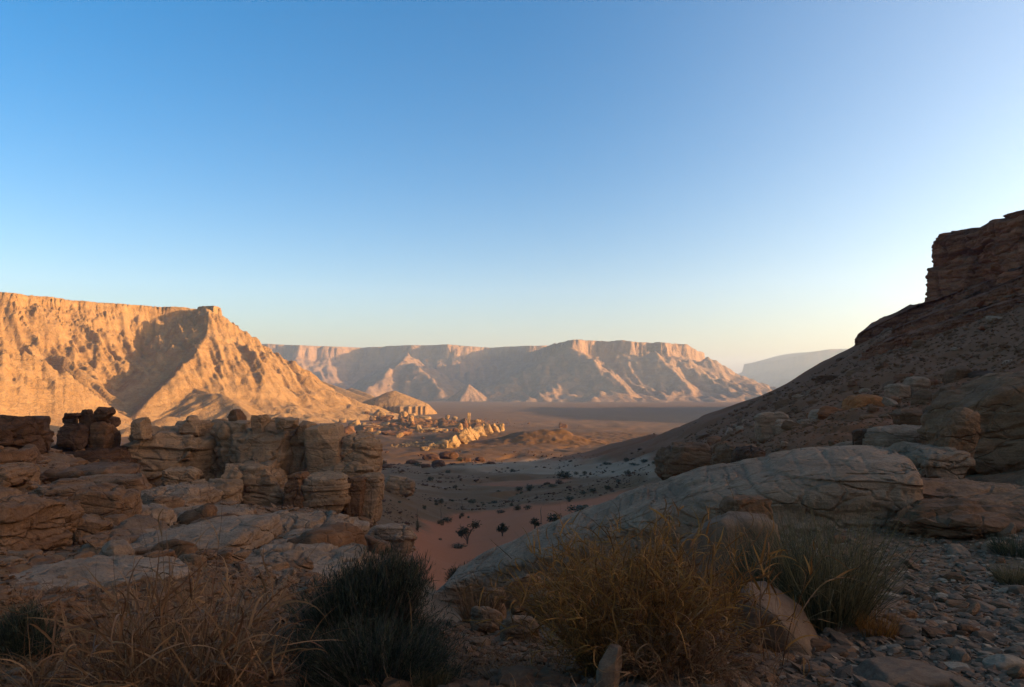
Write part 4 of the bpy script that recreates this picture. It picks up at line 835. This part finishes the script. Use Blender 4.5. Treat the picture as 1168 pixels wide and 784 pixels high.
stuff('rubble', 'scree of golden blocks along the foot of the fin row', x, y, .7*r.lognormal(0, .6, 1500), 'gold', 12, 'rubble', .7)
# individual blocks lying on the two slopes
BM = [(rockv((1, .8, .55), 700+s, 4, k=4, cuts=8, cutd=.8, bed=.4, crk=.5)) for s in range(10)]
def blocks(n, area, seed, size, mats, label, group, cond=None, name='loose_block'):
    x, y, r = scatter(area, n*3, seed)
    if cond is not None: m = cond(x, y); x, y = x[m], y[m]
    x, y = x[:n], y[:n]; z = gz(x, y); MM = [mesh(name, *BM[s], M[mats[s % len(mats)]]) for s in range(10)]
    for k in range(len(x)):
        s = math.hypot(x[k], y[k])*size*r.lognormal(0, .45)
        o = obj(name, MM[k % 10], None, label, 'rock', group, loc=(x[k], y[k], z[k]+s*.1)); o.scale = (s, s*r.uniform(.6, 1), s*r.uniform(.6, 1.3)); o.rotation_euler = (r.normal()*.2, r.normal()*.2, r.uniform(0, 6.28))
blocks(150, (800, 1230, 20, 190), 12, .014, ['brown', 'cliff', 'slabg', 'brown'], 'fallen block lying loose on the shaded right hillside', 'fallen blocks on the right hillside', lambda x, y: polymask(x, y, HILL, .04) > .5)
blocks(150, (-40, 440, 8, 54), 13, .035, ['slab', 'brown', 'slabg', 'slab'], 'loose tan block lying among the left slabs', 'loose blocks on the left slope', lambda x, y: np.degrees(np.arctan2(x, y)) < -9)
blocks(40, (940, 1220, 9, 22), 14, .02, ['slab', 'brown', 'slabg'], 'loose rock beside the right boulders', 'loose rocks beside the right boulders')

# ------------------------------------------------------------------ camera, sun, sky, haze
cam = bpy.data.objects.new('camera', bpy.data.cameras.new('camera')); C.objects.link(cam); cam.location = (0, 0, 0); cam.rotation_euler = (R(90), 0, 0)
cam.data.sensor_width = 36; cam.data.lens = F*36/1168; cam.data.shift_y = (HY-392)/1168; cam.data.clip_start = .1; cam.data.clip_end = 40000
sc = bpy.context.scene; sc.camera = cam
sd = Vector((math.sin(R(SUN_AZ))*math.cos(R(SUN_EL)), math.cos(R(SUN_AZ))*math.cos(R(SUN_EL)), math.sin(R(SUN_EL))))
lt = bpy.data.lights.new('sun', 'SUN'); lt.energy = 2.6; lt.angle = R(.53); lt.color = (1, .68, .33)
so = bpy.data.objects.new('sun', lt); C.objects.link(so); so.rotation_euler = sd.to_track_quat('Z', 'Y').to_euler()
w = bpy.data.worlds.new('World'); sc.world = w; w.use_nodes = True; N = w.node_tree.nodes; L = w.node_tree.links
sky = N.new('ShaderNodeTexSky'); sky.sky_type = 'NISHITA'; sky.sun_disc = False; sky.sun_elevation = R(SUN_EL); sky.sun_rotation = R(SUN_AZ)
sky.altitude = 800; sky.air_density = 1.0; sky.dust_density = 3.0; sky.ozone_density = 1.0
hs = N.new('ShaderNodeHueSaturation'); hs.inputs['Saturation'].default_value = 1.72; L.new(sky.outputs[0], hs.inputs['Color'])
tn = N.new('ShaderNodeMix'); tn.data_type = 'RGBA'; tn.blend_type = 'MULTIPLY'; tn.inputs[0].default_value = 1; tn.inputs[7].default_value = (1.03, .96, 1.06, 1)
L.new(hs.outputs[0], tn.inputs[6]); 
# dusty aureole round the low sun and a pale dusty horizon, added to the Nishita sky
tc = N.new('ShaderNodeTexCoord'); dt = N.new('ShaderNodeVectorMath'); dt.operation = 'DOT_PRODUCT'; L.new(tc.outputs['Generated'], dt.inputs[0]); dt.inputs[1].default_value = sd[:]
sp_ = N.new('ShaderNodeSeparateXYZ'); L.new(tc.outputs['Generated'], sp_.inputs[0])
def wm(op, a, b=0.):
    x = N.new('ShaderNodeMath'); x.operation = op
    for k, v in enumerate((a, b)):
        if hasattr(v, 'links'): L.new(v, x.inputs[k])
        else: x.inputs[k].default_value = v
    return x.outputs[0]
zup = wm('MAXIMUM', sp_.outputs[2], 0.)
glow = wm('MULTIPLY', wm('POWER', wm('MAXIMUM', wm('ADD', dt.outputs['Value'], .12), 0.), 2.), wm('EXPONENT', wm('MULTIPLY', zup, -2.2)))
hor = wm('EXPONENT', wm('MULTIPLY', zup, -9.))
def addc(base, fac, colr):
    m = N.new('ShaderNodeVectorMath'); m.operation = 'SCALE'; m.inputs[0].default_value = colr; L.new(fac, m.inputs['Scale'])
    a = N.new('ShaderNodeVectorMath'); a.operation = 'ADD'; L.new(base, a.inputs[0]); L.new(m.outputs[0], a.inputs[1]); return a.outputs[0]
cc = addc(addc(tn.outputs[2], glow, (6.8, 6.2, 4.8)), hor, (.12, .10, 1.05))
L.new(cc, N['Background'].inputs[0]); N['Background'].inputs[1].default_value = .055
HZ = True
if HZ:
    v = np.array([(sx*15000, sy*15000, z) for z in (-140, 520) for sy in (-1, 1) for sx in (-1, 1)]); f = np.array([(0, 1, 3, 2), (4, 6, 7, 5), (0, 4, 5, 1), (2, 3, 7, 6), (0, 2, 6, 4), (1, 5, 7, 3)])[:, ::-1]
    m = bpy.data.materials.new('haze'); m.use_nodes = True; n = m.node_tree.nodes; n.remove(n['Principled BSDF']); pv = n.new('ShaderNodeVolumePrincipled')
    pv.inputs['Color'].default_value = (.68, .8, 1, 1); pv.inputs['Density'].default_value = .00009; pv.inputs['Anisotropy'].default_value = .2
    m.node_tree.links.new(pv.outputs[0], n['Material Output'].inputs['Volume']); obj('haze', mesh('haze', v, f, m, False), None, 'thin desert air haze over the whole valley', 'haze', None, 'stuff')
sc.view_settings.view_transform = 'Standard'; sc.view_settings.look = 'None'; sc.view_settings.exposure = 2.4; sc.view_settings.gamma = 1
sc.view_settings.use_curve_mapping = False
